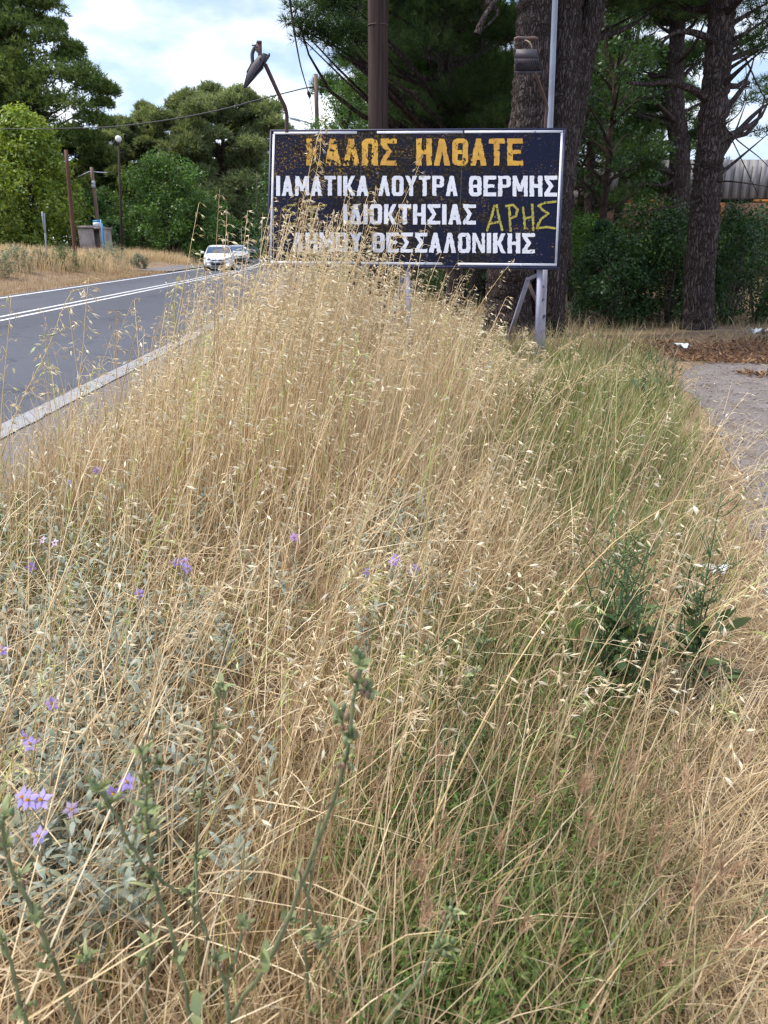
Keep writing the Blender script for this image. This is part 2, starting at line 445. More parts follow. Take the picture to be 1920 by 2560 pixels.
gx = axis(-420, 420, -24, 9, 0.3, 30); gy = axis(-12, 900, -2, 22, 0.3, 30)
X, Y = np.meshgrid(gx, gy)
Z = hgt(X, Y) - 0.03 * ((X < -2.45) & (X > -13.0))
g = Geo()
nx, ny = len(gx), len(gy)
ii = (np.arange(ny - 1)[:, None] * nx + np.arange(nx - 1)[None]).ravel()
g.add(np.stack([X, Y, Z], -1), np.stack([ii, ii + 1, ii + nx + 1, ii + nx], 1))
tag(g.build('ground', M['soil'], smooth=True), kind='structure')

def strip(name, x0, x1, z, m, y0=-8, y1=150, step=0.5, j0=0.0, j1=0.0, dashes=None):
    g = Geo()
    ys = np.arange(y0, y1 + step, step)
    rs = np.random.default_rng(len(name))
    a = x0 + road_shift(ys) + j0 * (rs.normal(size=len(ys)) + 1.2 * np.sin(ys * 1.7) + 0.8 * np.sin(ys * 4.1))
    b = x1 + road_shift(ys) + j1 * (rs.normal(size=len(ys)) + 1.2 * np.sin(ys * 1.3 + 1) + 0.8 * np.sin(ys * 3.7))
    k = max(2, int(abs(x1 - x0) / 1.0) + 1)
    t = np.linspace(0, 1, k)
    P_ = np.stack([a[:, None] * (1 - t) + b[:, None] * t, np.repeat(ys[:, None], k, 1), np.full((len(ys), k), z)], -1)
    ii = (np.arange(len(ys) - 1)[:, None] * k + np.arange(k - 1)[None]).ravel()
    g.add(P_, np.stack([ii, ii + 1, ii + k + 1, ii + k], 1))
    return tag(g.build(name, m), kind='structure')

strip('road', -12.0, -3.26, 0.004, M['asphalt'])
strip('road_shoulder', -3.30, -2.35, -0.002, M['shoulder'], y1=60, step=0.12, j1=0.05)
strip('kerb_strip', -3.50, -3.24, 0.010, M['kerb'], y1=90, step=0.1, j0=0.002, j1=0.004)
strip('centre_line', -8.70, -8.57, 0.009, M['line'])
strip('centre_line', -8.27, -8.14, 0.009, M['line'])
strip('edge_line', -11.66, -11.50, 0.009, M['line'])

# lay-by at the far side, in front of the bus stop
g = Geo()
lb = np.array([(-12.0, 47), (-12.0, 62), (-15.6, 60), (-16.8, 55), (-15.4, 49.5)])
g.add(np.concatenate([np.c_[lb, np.full(len(lb), 0.06)], [[-14.3, 54.6, 0.06]]]), tris=[[i, (i + 1) % 5, 5] for i in range(5)])
tag(g.build('lay_by', M['shoulder']), kind='structure')

# gravel path on the right: a lane that comes up along the verge and bends away to the right
def smooth_poly(pts, n=8):
    pts = np.array(pts, float); out = []
    m = len(pts)
    for i in range(m - 1):
        p0, p1, p2, p3 = pts[max(i - 1, 0)], pts[i], pts[i + 1], pts[min(i + 2, m - 1)]
        for t in np.linspace(0, 1, n, endpoint=False):
            out.append(0.5 * ((2 * p1) + (-p0 + p2) * t + (2 * p0 - 5 * p1 + 4 * p2 - p3) * t * t + (-p0 + 3 * p1 - 3 * p2 + p3) * t ** 3))
    out.append(pts[-1])
    return np.array(out)

XR = [(-2, 0.9), (1.2, 1.12), (2.2, 1.40), (3.3, 1.84), (5.7, 2.72), (8.0, 3.40), (10.0, 3.88), (11.2, 4.25), (14, 4.6), (60, 4.9)]
def xr(y):
    return np.interp(y, [a for a, b in XR], [b for a, b in XR])

def ribbon_sheet(name, left, right, z, m, jl, k=14, kind='structure', seed=1):
    rs = np.random.default_rng(seed)
    l = smooth_poly(left, 14); r = smooth_poly(right, 14)
    n = min(len(l), len(r))
    l = l[:n] + jl * rs.normal(size=(n, 2)); r = r[:n] + jl * rs.normal(size=(n, 2))
    t = np.linspace(0, 1, k)[None, :, None]
    p = l[:, None] * (1 - t) + r[:, None] * t
    zz = hgt(p[..., 0], p[..., 1]) + z
    g = Geo()
    ii = (np.arange(n - 1)[:, None] * k + np.arange(k - 1)[None]).ravel()
    g.add(np.concatenate([p, zz[..., None]], -1), np.stack([ii, ii + 1, ii + k + 1, ii + k], 1))
    return tag(g.build(name, m, smooth=True), kind=kind)

ribbon_sheet('path', [(1.0, -2), (1.2, 1.2), (1.4, 2.2), (1.86, 3.3), (2.72, 5.7), (3.40, 8.0), (3.95, 10.0), (5.2, 11.0), (9.0, 11.3), (16, 11.4), (40, 11)],
             [(7.5, -3), (7.0, 1.2), (6.6, 2.2), (6.5, 3.3), (6.8, 5.7), (7.4, 7.2), (8.0, 8.0), (9.0, 8.4), (11.0, 8.7), (16, 9), (40, 8.8)], 0.007, M['path'], 0.03)


# ------------------------------------------------------------------ the welcome board
TL = np.array([-1.46, 11.913, 3.069]); TR = np.array([2.512, 11.444, 3.038]); BL = np.array([-1.53, 11.406, 1.325])
SU, SV = TR - TL, BL - TL
SN = np.cross(SU, SV); SN /= np.linalg.norm(SN)
if SN[1] > 0: SN = -SN                                   # towards the viewer's side of the road

def on_board(u, v, d=0.0):
    u = np.asarray(u, float); v = np.asarray(v, float)
    return TL + u[..., None] * SU + v[..., None] * SV + d * SN

def sheet_uv(x, y):                                       # layout sheet of the board: 1659 x 1224 units
    x = np.asarray(x, float); y = np.asarray(y, float)
    fx = (x - 100) / 1450.0
    yt = 95 + (85 - 95) * fx; yb = 745 + (765 - 745) * fx
    v = (y - yt) / (yb - yt)
    xl = 112 + (95 - 112) * v; xr_ = 1560 + (1533 - 1560) * v
    return (x - xl) / (xr_ - xl), v

def mat_board():
    m, N, L, b = nodes_of('flaking_navy_board')
    a = N.new('ShaderNodeAttribute'); a.attribute_name = 'Col'
    mp = N.new('ShaderNodeMapping'); mp.inputs['Scale'].default_value = (4.0, 1.82, 1)
    L.new(a.outputs['Vector'], mp.inputs['Vector'])
    sep = N.new('ShaderNodeSeparateXYZ'); L.new(a.outputs['Vector'], sep.inputs['Vector'])
    def noise(s, d=5, r=0.6):
        n = N.new('ShaderNodeTexNoise'); n.inputs['Scale'].default_value = s; n.inputs['Detail'].default_value = d
        n.inputs['Roughness'].default_value = r
        L.new(mp.outputs['Vector'], n.inputs['Vector']); return n.outputs['Fac']
    def ramp(src, lo, hi):
        r = N.new('ShaderNodeMapRange'); r.inputs['From Min'].default_value = lo; r.inputs['From Max'].default_value = hi
        L.new(src, r.inputs['Value']); return r.outputs['Result']
    def math_(op, a_, b_):
        n = N.new('ShaderNodeMath'); n.operation = op
        for i, q in enumerate((a_, b_)):
            if isinstance(q, (int, float)): n.inputs[i].default_value = q
            else: L.new(q, n.inputs[i])
        return n.outputs[0]
    def mix(f, c1, c2):
        n = N.new('ShaderNodeMixRGB'); L.new(f, n.inputs['Fac'])
        for k, q in (('Color1', c1), ('Color2', c2)):
            if isinstance(q, tuple): n.inputs[k].default_value = (*q, 1)
            else: L.new(q, n.inputs[k])
        return n.outputs['Color']
    # bare, weathered sheet shows through the navy, more towards the middle and the left
    edge = math_('SUBTRACT', 0.62, math_('ABSOLUTE', math_('SUBTRACT', sep.outputs['X'], 0.40), 0))
    worn = math_('ADD', noise(3.2, 9, 0.72), math_('MULTIPLY', edge, 0.34))
    worn = ramp(worn, 0.60, 0.68)
    base = mix(worn, (0.004, 0.0065, 0.024), (0.006, 0.005, 0.006))
    fine = ramp(noise(26, 4), 0.5, 0.62)
    base = mix(math_('MULTIPLY', fine, math_('MULTIPLY', worn, 0.6)), base, (0.055, 0.045, 0.035))
    # mustard flecks
    up = ramp(sep.outputs['Y'], 1.0, 0.05)
    lf = ramp(sep.outputs['X'], 1.02, 0.15)
    fm = math_('MULTIPLY', math_('ADD', up, 0.35), math_('MULTIPLY', lf, 1.0))
    fl = math_('ADD', noise(34, 6, 0.7), math_('MULTIPLY', fm, 0.065))
    fl = math_('ADD', fl, math_('MULTIPLY', math_('SUBTRACT', noise(2.4, 7, 0.7), 0.5), 0.46))
    base = mix(math_('MULTIPLY', ramp(fl, 0.635, 0.67), 0.85), base, (0.24, 0.135, 0.015))
    sc = ramp(noise(11, 3, 0.5), 0.68, 0.72)
    base = mix(math_('MULTIPLY', sc, 0.35), base, (0.20, 0.20, 0.28))
    L.new(base, b.inputs['Base Color'])
    b.inputs['Roughness'].default_value = 0.5
    b.inputs['Specular IOR Level'].default_value = 0.12
    return m
M['board'] = mat_board()
M['navy'] = mat('navy_frame_paint', (0.009, 0.014, 0.055), 0.55, col2=(0.016, 0.022, 0.07), scale=6, col3=(0.02, 0.017, 0.02), scale3=14, lo3=0.58, hi3=0.68)

sign = thing('welcome_sign', 'large flaking navy roadside board with Greek lettering standing in tall dry grass', 'sign', (0.5, 11.3, 0))
g = Geo()
us = np.linspace(0, 1, 9); vs = np.linspace(0, 1, 5)
U_, V_ = np.meshgrid(us, vs)
k = 9; ii = (np.arange(4)[:, None] * k + np.arange(8)[None]).ravel()
wave = 0.006 * np.sin(U_ * 19) * np.sin(V_ * 9)
pt = TL + U_[..., None] * SU + V_[..., None] * SV + wave[..., None] * 0 * SN
g.add(pt, np.stack([ii, ii + k, ii + k + 1, ii + 1], 1), col=np.stack([U_, V_, U_ * 0], -1).reshape(-1, 3))
g.add(pt - 0.02 * SN, np.stack([ii, ii + 1, ii + k + 1, ii + k], 1), col=(0.9, 0.9, 0))
g.build('board', M['board'], sign)
g = Geo()                                                   # folded rim
for (a, b_) in (((-.006, -.012), (1.006, 0.0)), ((-.006, 1.0), (1.006, 1.014)), ((-.006, 0.0), (0.0, 1.0)), ((1.0, 0.0), (1.006, 1.0))):
    q = [on_board(np.array(u), np.array(v), 0.006) for u, v in ((a[0], a[1]), (b_[0], a[1]), (b_[0], b_[1]), (a[0], b_[1]))]
    g.prism(q, -0.05 * SN)
g.build('rim', M['navy'], sign)

def strip_on_board(g, x0, y0, x1, y1, d=0.003):
    xs = np.array([x0, x1, x1, x0]); ys = np.array([y0, y0, y1, y1])
    u, v = sheet_uv(xs, ys)
    g.prism(on_board(u, v, 0.001), d * SN)
g = Geo()
for a, b_ in ((122, 546), (646, 1072), (1080, 1556)):       # top line, two gaps
    for x in np.linspace(a, b_, 2)[:-1]:
        ya, yb = 103 - 9 * (a - 122) / 1430, 103 - 9 * (b_ - 122) / 1430
        u, v = sheet_uv(np.array([a, b_, b_, a]), np.array([ya - 6, yb - 6, yb + 6, ya + 6])); g.prism(on_board(u, v, 0.001), 0.003 * SN)
for a, b_ in ((106, 545), (570, 972), (1050, 1530)):
    ya, yb = 737 + 17 * (a - 106) / 1424, 737 + 17 * (b_ - 106) / 1424
    u, v = sheet_uv(np.array([a, b_, b_, a]), np.array([ya - 6, yb - 6, yb + 6, ya + 6])); g.prism(on_board(u, v, 0.001), 0.003 * SN)
u, v = sheet_uv(np.array([118, 129, 113, 102]), np.array([109, 109, 731, 731])); g.prism(on_board(u, v, 0.001), 0.003 * SN)
u, v = sheet_uv(np.array([1546, 1557, 1531, 1520]), np.array([101, 101, 748, 748])); g.prism(on_board(u, v, 0.001), 0.003 * SN)
g.build('border_line', M['white_paint'], sign)

# --- letters: filled shapes in a unit box (x to the right, y down), worn at the edges
def seg(x, y, a, b_, t):
    ax, ay = a; bx, by = b_
    dx, dy = bx - ax, by - ay
    L2 = dx * dx + dy * dy
    k_ = np.clip(((x - ax) * dx + (y - ay) * dy) / L2, 0, 1)
    return np.hypot(x - ax - k_ * dx, y - ay - k_ * dy) < t
def bar(x, y, x0, y0, x1, y1):
    return (x >= x0) & (x <= x1) & (y >= y0) & (y <= y1)
def para(x, y, xt0, xt1, xb0, xb1, y0=0, y1=1):            # slanted stroke between y0 and y1
    k_ = (y - y0) / (y1 - y0)
    return (y >= y0) & (y <= y1) & (x >= xt0 + (xb0 - xt0) * k_) & (x <= xt1 + (xb1 - xt1) * k_)
def rring(x, y, x0, y0, x1, y1, r, t, ty):
    def rr(x0, y0, x1, y1, r):
        cx, cy = (x0 + x1) / 2, (y0 + y1) / 2
        qx = np.abs(x - cx) - (x1 - x0) / 2 + r; qy = (np.abs(y - cy) - (y1 - y0) / 2) * 1.0 + r * 0.6
        return np.hypot(np.maximum(qx, 0) / r, np.maximum(qy, 0) / (r * 0.6)) <= 1
    return rr(x0, y0, x1, y1, r) & ~rr(x0 + t, y0 + ty, x1 - t, y1 - ty, max(r - t, 0.08))
T = 0.345
def glyph(c, x, y):
    h = 0.185
    if c == 'Ι': return bar(x, y, 0, 0, 1, 1)
    if c == 'Κ': return bar(x, y, 0, 0, T, 1) | para(x, y, 0.66, 1.0, T - 0.04, T + 0.26, 0, .5) | para(x, y, T - 0.04, T + 0.26, 0.68, 1.03, .5, 1)
    if c == 'Α': return para(x, y, 0.34, 0.64, 0, T) | para(x, y, 0.36, 0.66, 1 - T, 1) | bar(x, y, 0.2, 0.62, 0.8, 0.78)
    if c == 'Λ': return para(x, y, 0.34, 0.64, 0, T) | para(x, y, 0.36, 0.66, 1 - T, 1)
    if c == 'Δ': return para(x, y, 0.34, 0.64, 0, T) | para(x, y, 0.36, 0.66, 1 - T, 1) | bar(x, y, 0.05, 0.83, 0.95, 1)
    if c == 'Ω': return (rring(x, y, 0.02, 0, 0.98, 1.05, .3, T, h) & (y < .85)) | bar(x, y, 0, 0.82, 0.40, 1) | bar(x, y, 0.60, 0.82, 1, 1)
    if c == 'Σ': return bar(x, y, 0, 0, 1, h) | bar(x, y, 0, 1 - h, 1, 1) | para(x, y, 0.02, 0.38, 0.36, 0.70, h, .5) | para(x, y, 0.36, 0.70, 0.02, 0.38, .5, 1 - h)
    if c == 'Η': return bar(x, y, 0, 0, T, 1) | bar(x, y, 1 - T, 0, 1, 1) | bar(x, y, 0, .42, 1, .58)
    if c == 'Θ': return rring(x, y, 0, 0, 1, 1, .34, T, h) | bar(x, y, 0.2, .43, .8, .57)
    if c == 'Ο': return rring(x, y, 0, 0, 1, 1, .34, T, h)
    if c == 'Τ': return bar(x, y, 0, 0, 1, h) | bar(x, y, .5 - T / 2, 0, .5 + T / 2, 1)
    if c == 'Ε': return bar(x, y, 0, 0, T, 1) | bar(x, y, 0, 0, 1, h) | bar(x, y, 0, .42, .86, .57) | bar(x, y, 0, 1 - h, 1, 1)
    if c == 'Μ': return bar(x, y, 0, 0, .25, 1) | bar(x, y, .75, 0, 1, 1) | para(x, y, 0.02, .28, .38, .62, 0, .75) | para(x, y, .72, .98, .38, .62, 0, .75)
    if c == 'Υ': return para(x, y, 0, T, .36, .64, 0, .52) | para(x, y, 1 - T, 1, .36, .64, 0, .52) | bar(x, y, .5 - T / 2, .48, .5 + T / 2, 1)
    if c == 'Ρ': return bar(x, y, 0, 0, T, 1) | rring(x, y, 0, 0, 1, .58, .3, T, .15)
    if c == 'Ν': return bar(x, y, 0, 0, .27, 1) | bar(x, y, .73, 0, 1, 1) | para(x, y, 0, .27, .73, 1)
    return x < -9

def smooth_noise(shape, cells, rs):
    gn = rs.normal(size=(cells[0] + 3, cells[1] + 3))
    yy = np.linspace(0, cells[0], shape[0]); xx = np.linspace(0, cells[1], shape[1])
    iy, ix = yy.astype(int), xx.astype(int); fy, fx = yy - iy, xx - ix
    fy = (fy * fy * (3 - 2 * fy))[:, None]; fx = (fx * fx * (3 - 2 * fx))[None]
    A = gn[iy][:, ix]; B = gn[iy][:, ix + 1]; C_ = gn[iy + 1][:, ix]; D = gn[iy + 1][:, ix + 1]
    return A * (1 - fx) * (1 - fy) + B * fx * (1 - fy) + C_ * (1 - fx) * fy + D * fx * fy

def paint_cells(g, x0, y0, x1, y1, mask, d):
    nyc, nxc = mask.shape
    for j in range(nyc):
        row = mask[j]; i = 0
        ya = y0 + (y1 - y0) * j / nyc; yb = y0 + (y1 - y0) * (j + 1) / nyc
        while i < nxc:
            if row[i]:
                k_ = i
                while k_ < nxc and row[k_]: k_ += 1
                xa = x0 + (x1 - x0) * i / nxc; xb = x0 + (x1 - x0) * k_ / nxc
                u, v = sheet_uv(np.array([xa, xb, xb, xa]), np.array([ya, ya, yb, yb]))
                g.add(on_board(u, v, d), [[0, 3, 2, 1]])
                i = k_
            else: i += 1

def word(g, text, x0, x1, yt0, yt1, yb0, yb1, wear, rs, gap=0.14, wear_left=0.0):
    wd = [0.34 if c == 'Ι' else (1.18 if c == 'Μ' else 1.0) for c in text]
    tot = sum(wd) + gap * (len(text) - 1)
    unit = (x1 - x0) / tot; x = x0
    for c, w in zip(text, wd):
        xa, xb = x, x + w * unit
        f0, f1 = (xa - x0) / (x1 - x0), (xb - x0) / (x1 - x0)
        ya = yt0 + (yt1 - yt0) * (f0 + f1) / 2; yb = yb0 + (yb1 - yb0) * (f0 + f1) / 2
        nyc = int((yb - ya) / 1.9); nxc = int((xb - xa) / 1.9) + 1
        yy, xx = np.meshgrid((np.arange(nyc) + .5) / nyc, (np.arange(nxc) + .5) / nxc, indexing='ij')
        wob = 0.018
        gx_ = xx + wob * smooth_noise(xx.shape, (9, 6), rs); gy_ = yy + wob * .6 * smooth_noise(xx.shape, (9, 6), rs)
        mk = glyph(c, gx_, gy_)
        nz = smooth_noise(xx.shape, (16, 11), rs) * 0.6 + smooth_noise(xx.shape, (7, 5), rs) * .6 + rs.normal(size=xx.shape) * .3
        lim = wear + wear_left * (1 - (xa - x0) / (x1 - x0))
        mk &= nz < 2.1 - lim
        paint_cells(g, xa, ya, xb, yb, mk, 0.0035)
        x = xb + gap * unit

rs = np.random.default_rng(3)
g = Geo()
word(g, 'ΚΑΛΩΣ', 290, 746, 130, 129, 263, 262, 1.0, rs, wear_left=0.75)
word(g, 'ΗΛΘΑΤΕ', 842, 1366, 129, 129, 262, 262, 0.75, rs)
lt = g.build('lettering', M['yellow_paint'], sign); lt['label'] = 'worn yellow top line reading ΚΑΛΩΣ ΗΛΘΑΤΕ'
g = Geo()
word(g, 'ΙΑΜΑΤΙΚΑ', 136, 606, 312, 312, 410, 411, 0.45, rs)
word(g, 'ΛΟΥΤΡΑ', 655, 1048, 312, 312, 411, 412, 0.45, rs)
word(g, 'ΘΕΡΜΗΣ', 1103, 1530, 312, 312, 413, 415, 0.2, rs)
lt = g.build('lettering', M['white_paint'], sign); lt['label'] = 'white line reading ΙΑΜΑΤΙΚΑ ΛΟΥΤΡΑ ΘΕΡΜΗΣ'
g = Geo()
word(g, 'ΙΔΙΟΚΤΗΣΙΑΣ', 478, 1138, 451, 452, 551, 553, 0.4, rs)
lt = g.build('lettering', M['white_paint'], sign); lt['label'] = 'white line reading ΙΔΙΟΚΤΗΣΙΑΣ'
g = Geo()
word(g, 'ΔΗΜΟΥ', 215, 575, 590, 591, 686, 688, 0.6, rs)
word(g, 'ΘΕΣΣΑΛΟΝΙΚΗΣ', 625, 1425, 591, 596, 690, 697, 0.3, rs)
lt = g.build('lettering', M['white_paint'], sign); lt['label'] = 'white bottom line reading ΔΗΜΟΥ ΘΕΣΣΑΛΟΝΙΚΗΣ'

def scrawl(name, strokes, t, wear, seed, box):
    rs = np.random.default_rng(seed)
    x0, y0, x1, y1 = box
    nyc, nxc = int((y1 - y0) / 2.0), int((x1 - x0) / 2.0)
    yy, xx = np.meshgrid(y0 + (np.arange(nyc) + .5) * 2.0, x0 + (np.arange(nxc) + .5) * 2.0, indexing='ij')
    mk = np.zeros(yy.shape, bool)
    for s_ in strokes:
        for a, b_ in zip(s_[:-1], s_[1:]):
            mk |= seg(xx + 1.2 * smooth_noise(xx.shape, (20, 40), rs), yy, a, b_, t)
    mk &= smooth_noise(xx.shape, (26, 50), rs) + .4 * rs.normal(size=xx.shape) < wear
    g = Geo(); paint_cells(g, x0, y0, x1, y1, mk, 0.005)
    return g.build(name, M['spray'], sign)
sp = scrawl('graffiti_lettering', [[(1192, 582), (1212, 520), (1228, 460), (1238, 458)], [(1238, 458), (1250, 520), (1266, 580)], [(1205, 548), (1256, 540)],
          [(1298, 462), (1302, 520), (1306, 584)], [(1284, 462), (1318, 456), (1340, 480), (1332, 512), (1304, 524)],
          [(1366, 470), (1372, 520), (1376, 572)], [(1410, 455), (1413, 520), (1416, 580)], [(1372, 524), (1414, 514)],
          [(1524, 440), (1470, 446), (1440, 460), (1468, 488), (1488, 498), (1452, 528), (1432, 572)], [(1432, 572), (1480, 566), (1518, 572)]], 5.5, 1.15, 7, (1180, 430, 1535, 596))
sp['label'] = 'hand sprayed yellow-green graffiti reading ΑΡΗΣ'
sp = scrawl('graffiti_lettering', [[(238, 452), (196, 458), (170, 470), (200, 484), (222, 496), (190, 520), (176, 548), (236, 546)], [(268, 466), (330, 462), (392, 456)], [(330, 464), (322, 500), (316, 540)]],
       4.2, 0.35, 9, (155, 440, 400, 556))
sp['label'] = 'faint half flaked yellow spray scrawl'

# posts and braces of the board
def down(p, lean=0.0):
    return np.array(p)
g = Geo()
def bolt(u, v):
    p = on_board(np.array(u), np.array(v), 0.004)
    g.ball(p, 0.018, 8, 5)
for u_, v_ in ((0.165, 0.012), (0.905, 0.012), (0.55, 0.985), (0.88, 0.99), (0.30, 0.985)): bolt(u_, v_)
for p in [c for c in ()]: pass
g.build('bolt', M['galv'], sign)
g = Geo()
for u_ in (.318, .664):
    for va, vb in ((.004, .30), (.302, .62), (.622, .996)):
        du = .0012 + .0004 * (va > .3)
        g.add(on_board(np.array([u_ - du, u_ + du, u_ + du * .8, u_ - du]), np.array([va, va, vb, vb]), 0.0012), [[0, 3, 2, 1]])
g.build('sheet_seam', M['trim'], sign)
def flat_bar(name, a, b_, w, t, m, par=sign, side=(1, 0, 0)):
    a = np.array(a, float); b_ = np.array(b_, float); s_ = np.array(side, float)
    d = b_ - a; n_ = np.cross(d, s_); n_ /= np.linalg.norm(n_); s_ = np.cross(n_, d); s_ /= np.linalg.norm(s_)
    g = Geo(); q = [a - s_ * w / 2 - n_ * t / 2, a + s_ * w / 2 - n_ * t / 2, a + s_ * w / 2 + n_ * t / 2, a - s_ * w / 2 + n_ * t / 2]
    g.prism(q, d)
    return g.build(name, m, par)
def board_back(u, v, d=-0.06): return on_board(np.array(u), np.array(v), d)
for (xb, yb, dep) in ((611, 582, 11.55), (885, 582, 11.3), (1168.5, 582, 11.05)):
    top = at(xb, yb, dep); foot = at(xb - 9 if xb > 1000 else xb, 790, dep + 0.03)
    foot[2] = -0.1
    u_ = (xb - 579) / 625
    flat_bar('post', foot, board_back(u_, 0.98, -0.075), 0.072, 0.06, M['lavender_metal'])
    flat_bar('post_upright', board_back(u_, 0.98, -0.075), board_back(u_, 0.0, -0.075), 0.06, 0.04, M['navy'])
flat_bar('brace', at(1137, 605, 11.25), at(1160, 594, 11.1), 0.045, 0.02, M['lavender_metal'], side=(0, 0, 1))
flat_bar('brace', at(1141, 602, 11.3), at(1098, 735, 12.2), 0.055, 0.05, M['lavender_metal'])
flat_bar('brace', at(1142, 612, 11.6), at(1166, 668, 11.35), 0.045, 0.03, M['rust_pipe'])
flat_bar('brace', at(640, 600, 11.7), at(600, 735, 12.9), 0.055, 0.05, M['lavender_metal'])
flat_bar('brace', at(870, 600, 11.6), at(840, 735, 12.6), 0.055, 0.05, M['lavender_metal'])

# ------------------------------------------------------------------ the two floodlights over the board
def px(x, y, dep):                                           # full-size picture pixels to a point at a depth
    return at(x * 1659 / 1920, y * 2212 / 2560, dep)
def z1(x, y, dep): return px(560 + x * 300 / 1659, 60 + y * 400 / 2212, dep)
fl = thing('floodlight', 'dark rusty floodlight twisted sideways on a bent pipe over the left end of the board', 'floodlight', on_board(np.array(0.07), np.array(0.0)))
arm_path = smooth_poly([z1(866, 1500, 11.80), z1(868, 1380, 11.78), z1(868, 1260, 11.74), z1(840, 1140, 11.66), z1(770, 1000, 11.55), z1(570, 560, 11.3)], 6)
g = Geo(); g.tube(arm_path, 0.026, 10); g.build('arm', M['rust_pipe'], fl, smooth=True)
g = Geo(); D0 = 11.12; ext = ray(515, 140) * 0.36
body = [z1(x, y, D0) for x, y in ((265, 885), (315, 690), (385, 560), (480, 440), (545, 400), (600, 415), (600, 470), (545, 590), (290, 892))]
g.prism(body, ext)
lip = [z1(x, y, D0 - 0.01) for x, y in ((283, 893), (545, 597), (640, 440), (635, 398), (612, 428), (540, 560), (270, 878))]
g.prism(lip[::-1], ext * 1.06)
g.build('housing', M['lamp_metal'], fl)
g = Geo()
for f in (0.12, 0.27, 0.42, 0.57, 0.72, 0.87):
    q = [z1(x, y, D0) + ext * f for x, y in ((318, 682), (385, 556), (375, 540), (308, 668))]
    g.prism(q, ext * 0.03)
g.build('cooling_fin', M['lamp_metal'], fl)
g = Geo()
for f in (0.04, 0.9):
    q = [z1(x, y, D0) + ext * f for x, y in ((460, 225), (522, 232), (526, 372), (520, 500), (488, 512), (478, 400), (432, 352))]
    g.prism(q, ext * 0.05)
q = [z1(x, y, D0) for x, y in ((460, 225), (522, 232), (524, 262), (452, 255))]
g.prism(q, ext * 0.95)
g.build('bracket', M['rust_pipe'], fl)
g = Geo()
g.tube(smooth_poly([z1(400, 545, D0 + .15), z1(390, 430, D0 + .15), z1(412, 350, D0 + .15), z1(452, 300, D0 + .15)], 5), 0.024, 9)
g.ball(z1(500, 480, D0 - 0.012), 0.016, 8, 6); g.ball(z1(452, 316, D0 - 0.005), 0.014, 8, 6)
g.tube([z1(385, 296, D0 + .1), z1(440, 292, D0 + .1), z1(470, 300, D0 + .1)], 0.008, 6)
g.build('cable_entry', M['lamp_metal'], fl, smooth=True)
g = Geo()
q = [z1(x, y, D0) + ext * 0.06 for x, y in ((300, 884), (548, 600), (556, 608), (308, 890))]
g.prism(q, ext * 0.88)
g.build('lens', M['lens'], fl)

def z4(x, y, dep): return px(1120 + x * 500 / 1659, 60 + y * 300 / 995, dep)
fr = thing('floodlight', 'dark ribbed floodlight facing the right end of the board, in front of the thick trunk', 'floodlight', on_board(np.array(0.93), np.array(0.0)))
g = Geo(); g.tube(smooth_poly([z4(808, 875, 11.52), z4(812, 790, 11.50), z4(820, 690, 11.46), z4(800, 620, 11.38), z4(770, 530, 11.22), z4(722, 400, 11.0)], 6), 0.022, 10)
g.build('arm', M['rust_pipe'], fr, smooth=True)
D1 = 10.92
def lofted(g, a, b_, cap=True):
    n = len(a); v = np.concatenate([a, b_]); q = [[i, (i + 1) % n, n + (i + 1) % n, n + i] for i in range(n)]
    g.add(v, q + ([[3, 2, 1, 0], [n, n + 1, n + 2, n + 3]] if n == 4 else []))
g = Geo()
lofted(g, [z4(*p) for p in ((568, 208, D1 + .02), (736, 208, D1 + .02), (752, 285, D1), (548, 285, D1))], [z4(*p) for p in ((572, 222, D1 + .16), (740, 222, D1 + .16), (752, 300, D1 + .2), (552, 300, D1 + .2))])
lofted(g, [z4(*p) for p in ((548, 287, D1), (752, 287, D1), (768, 392, D1 + .10), (562, 394, D1 + .10))], [z4(*p) for p in ((552, 300, D1 + .2), (752, 300, D1 + .2), (768, 400, D1 + .24), (562, 402, D1 + .24))])
lofted(g, [z4(*p) for p in ((552, 394, D1 + .08), (778, 390, D1 + .08), (778, 408, D1 + .09), (556, 411, D1 + .09))], [z4(*p) for p in ((552, 394, D1 + .27), (778, 390, D1 + .27), (778, 408, D1 + .27), (556, 411, D1 + .27))])
g.build('housing', M['lamp_metal'], fr)
g = Geo()
for i in range(12):
    xa = 556 + i * 17.2; xb = 568 + i * 17.6
    a = [z4(xa, 290, D1 - .018), z4(xa + 5, 290, D1 - .018), z4(xb + 5, 388, D1 + .085), z4(xb, 388, D1 + .085)]
    g.prism(a, np.array([0, 0.03, 0]))
g.build('cooling_fin', M['lamp_metal'], fr)
g = Geo()
br = [z4(548, 285, D1 + .05), z4(546, 150, D1 + .12), z4(552, 128, D1 + .12), z4(580, 116, D1 + .12), z4(650, 122, D1 + .12), z4(715, 116, D1 + .12), z4(742, 128, D1 + .12), z4(750, 150, D1 + .12), z4(752, 285, D1 + .05)]
g.tube(br[:3], 0.006, 6); g.tube(br[2:7], 0.022, 8); g.tube(br[6:], 0.006, 6)
g.build('bracket', M['rust_pipe'], fr)
g = Geo(); g.tube(smooth_poly([z4(695, 205, D1 + .05), z4(690, 175, D1 + .04), z4(670, 148, D1 + .05), z4(640, 135, D1 + .08)], 5), 0.009, 7)
g.build('lead', M['straw_tone'], fr, smooth=True)

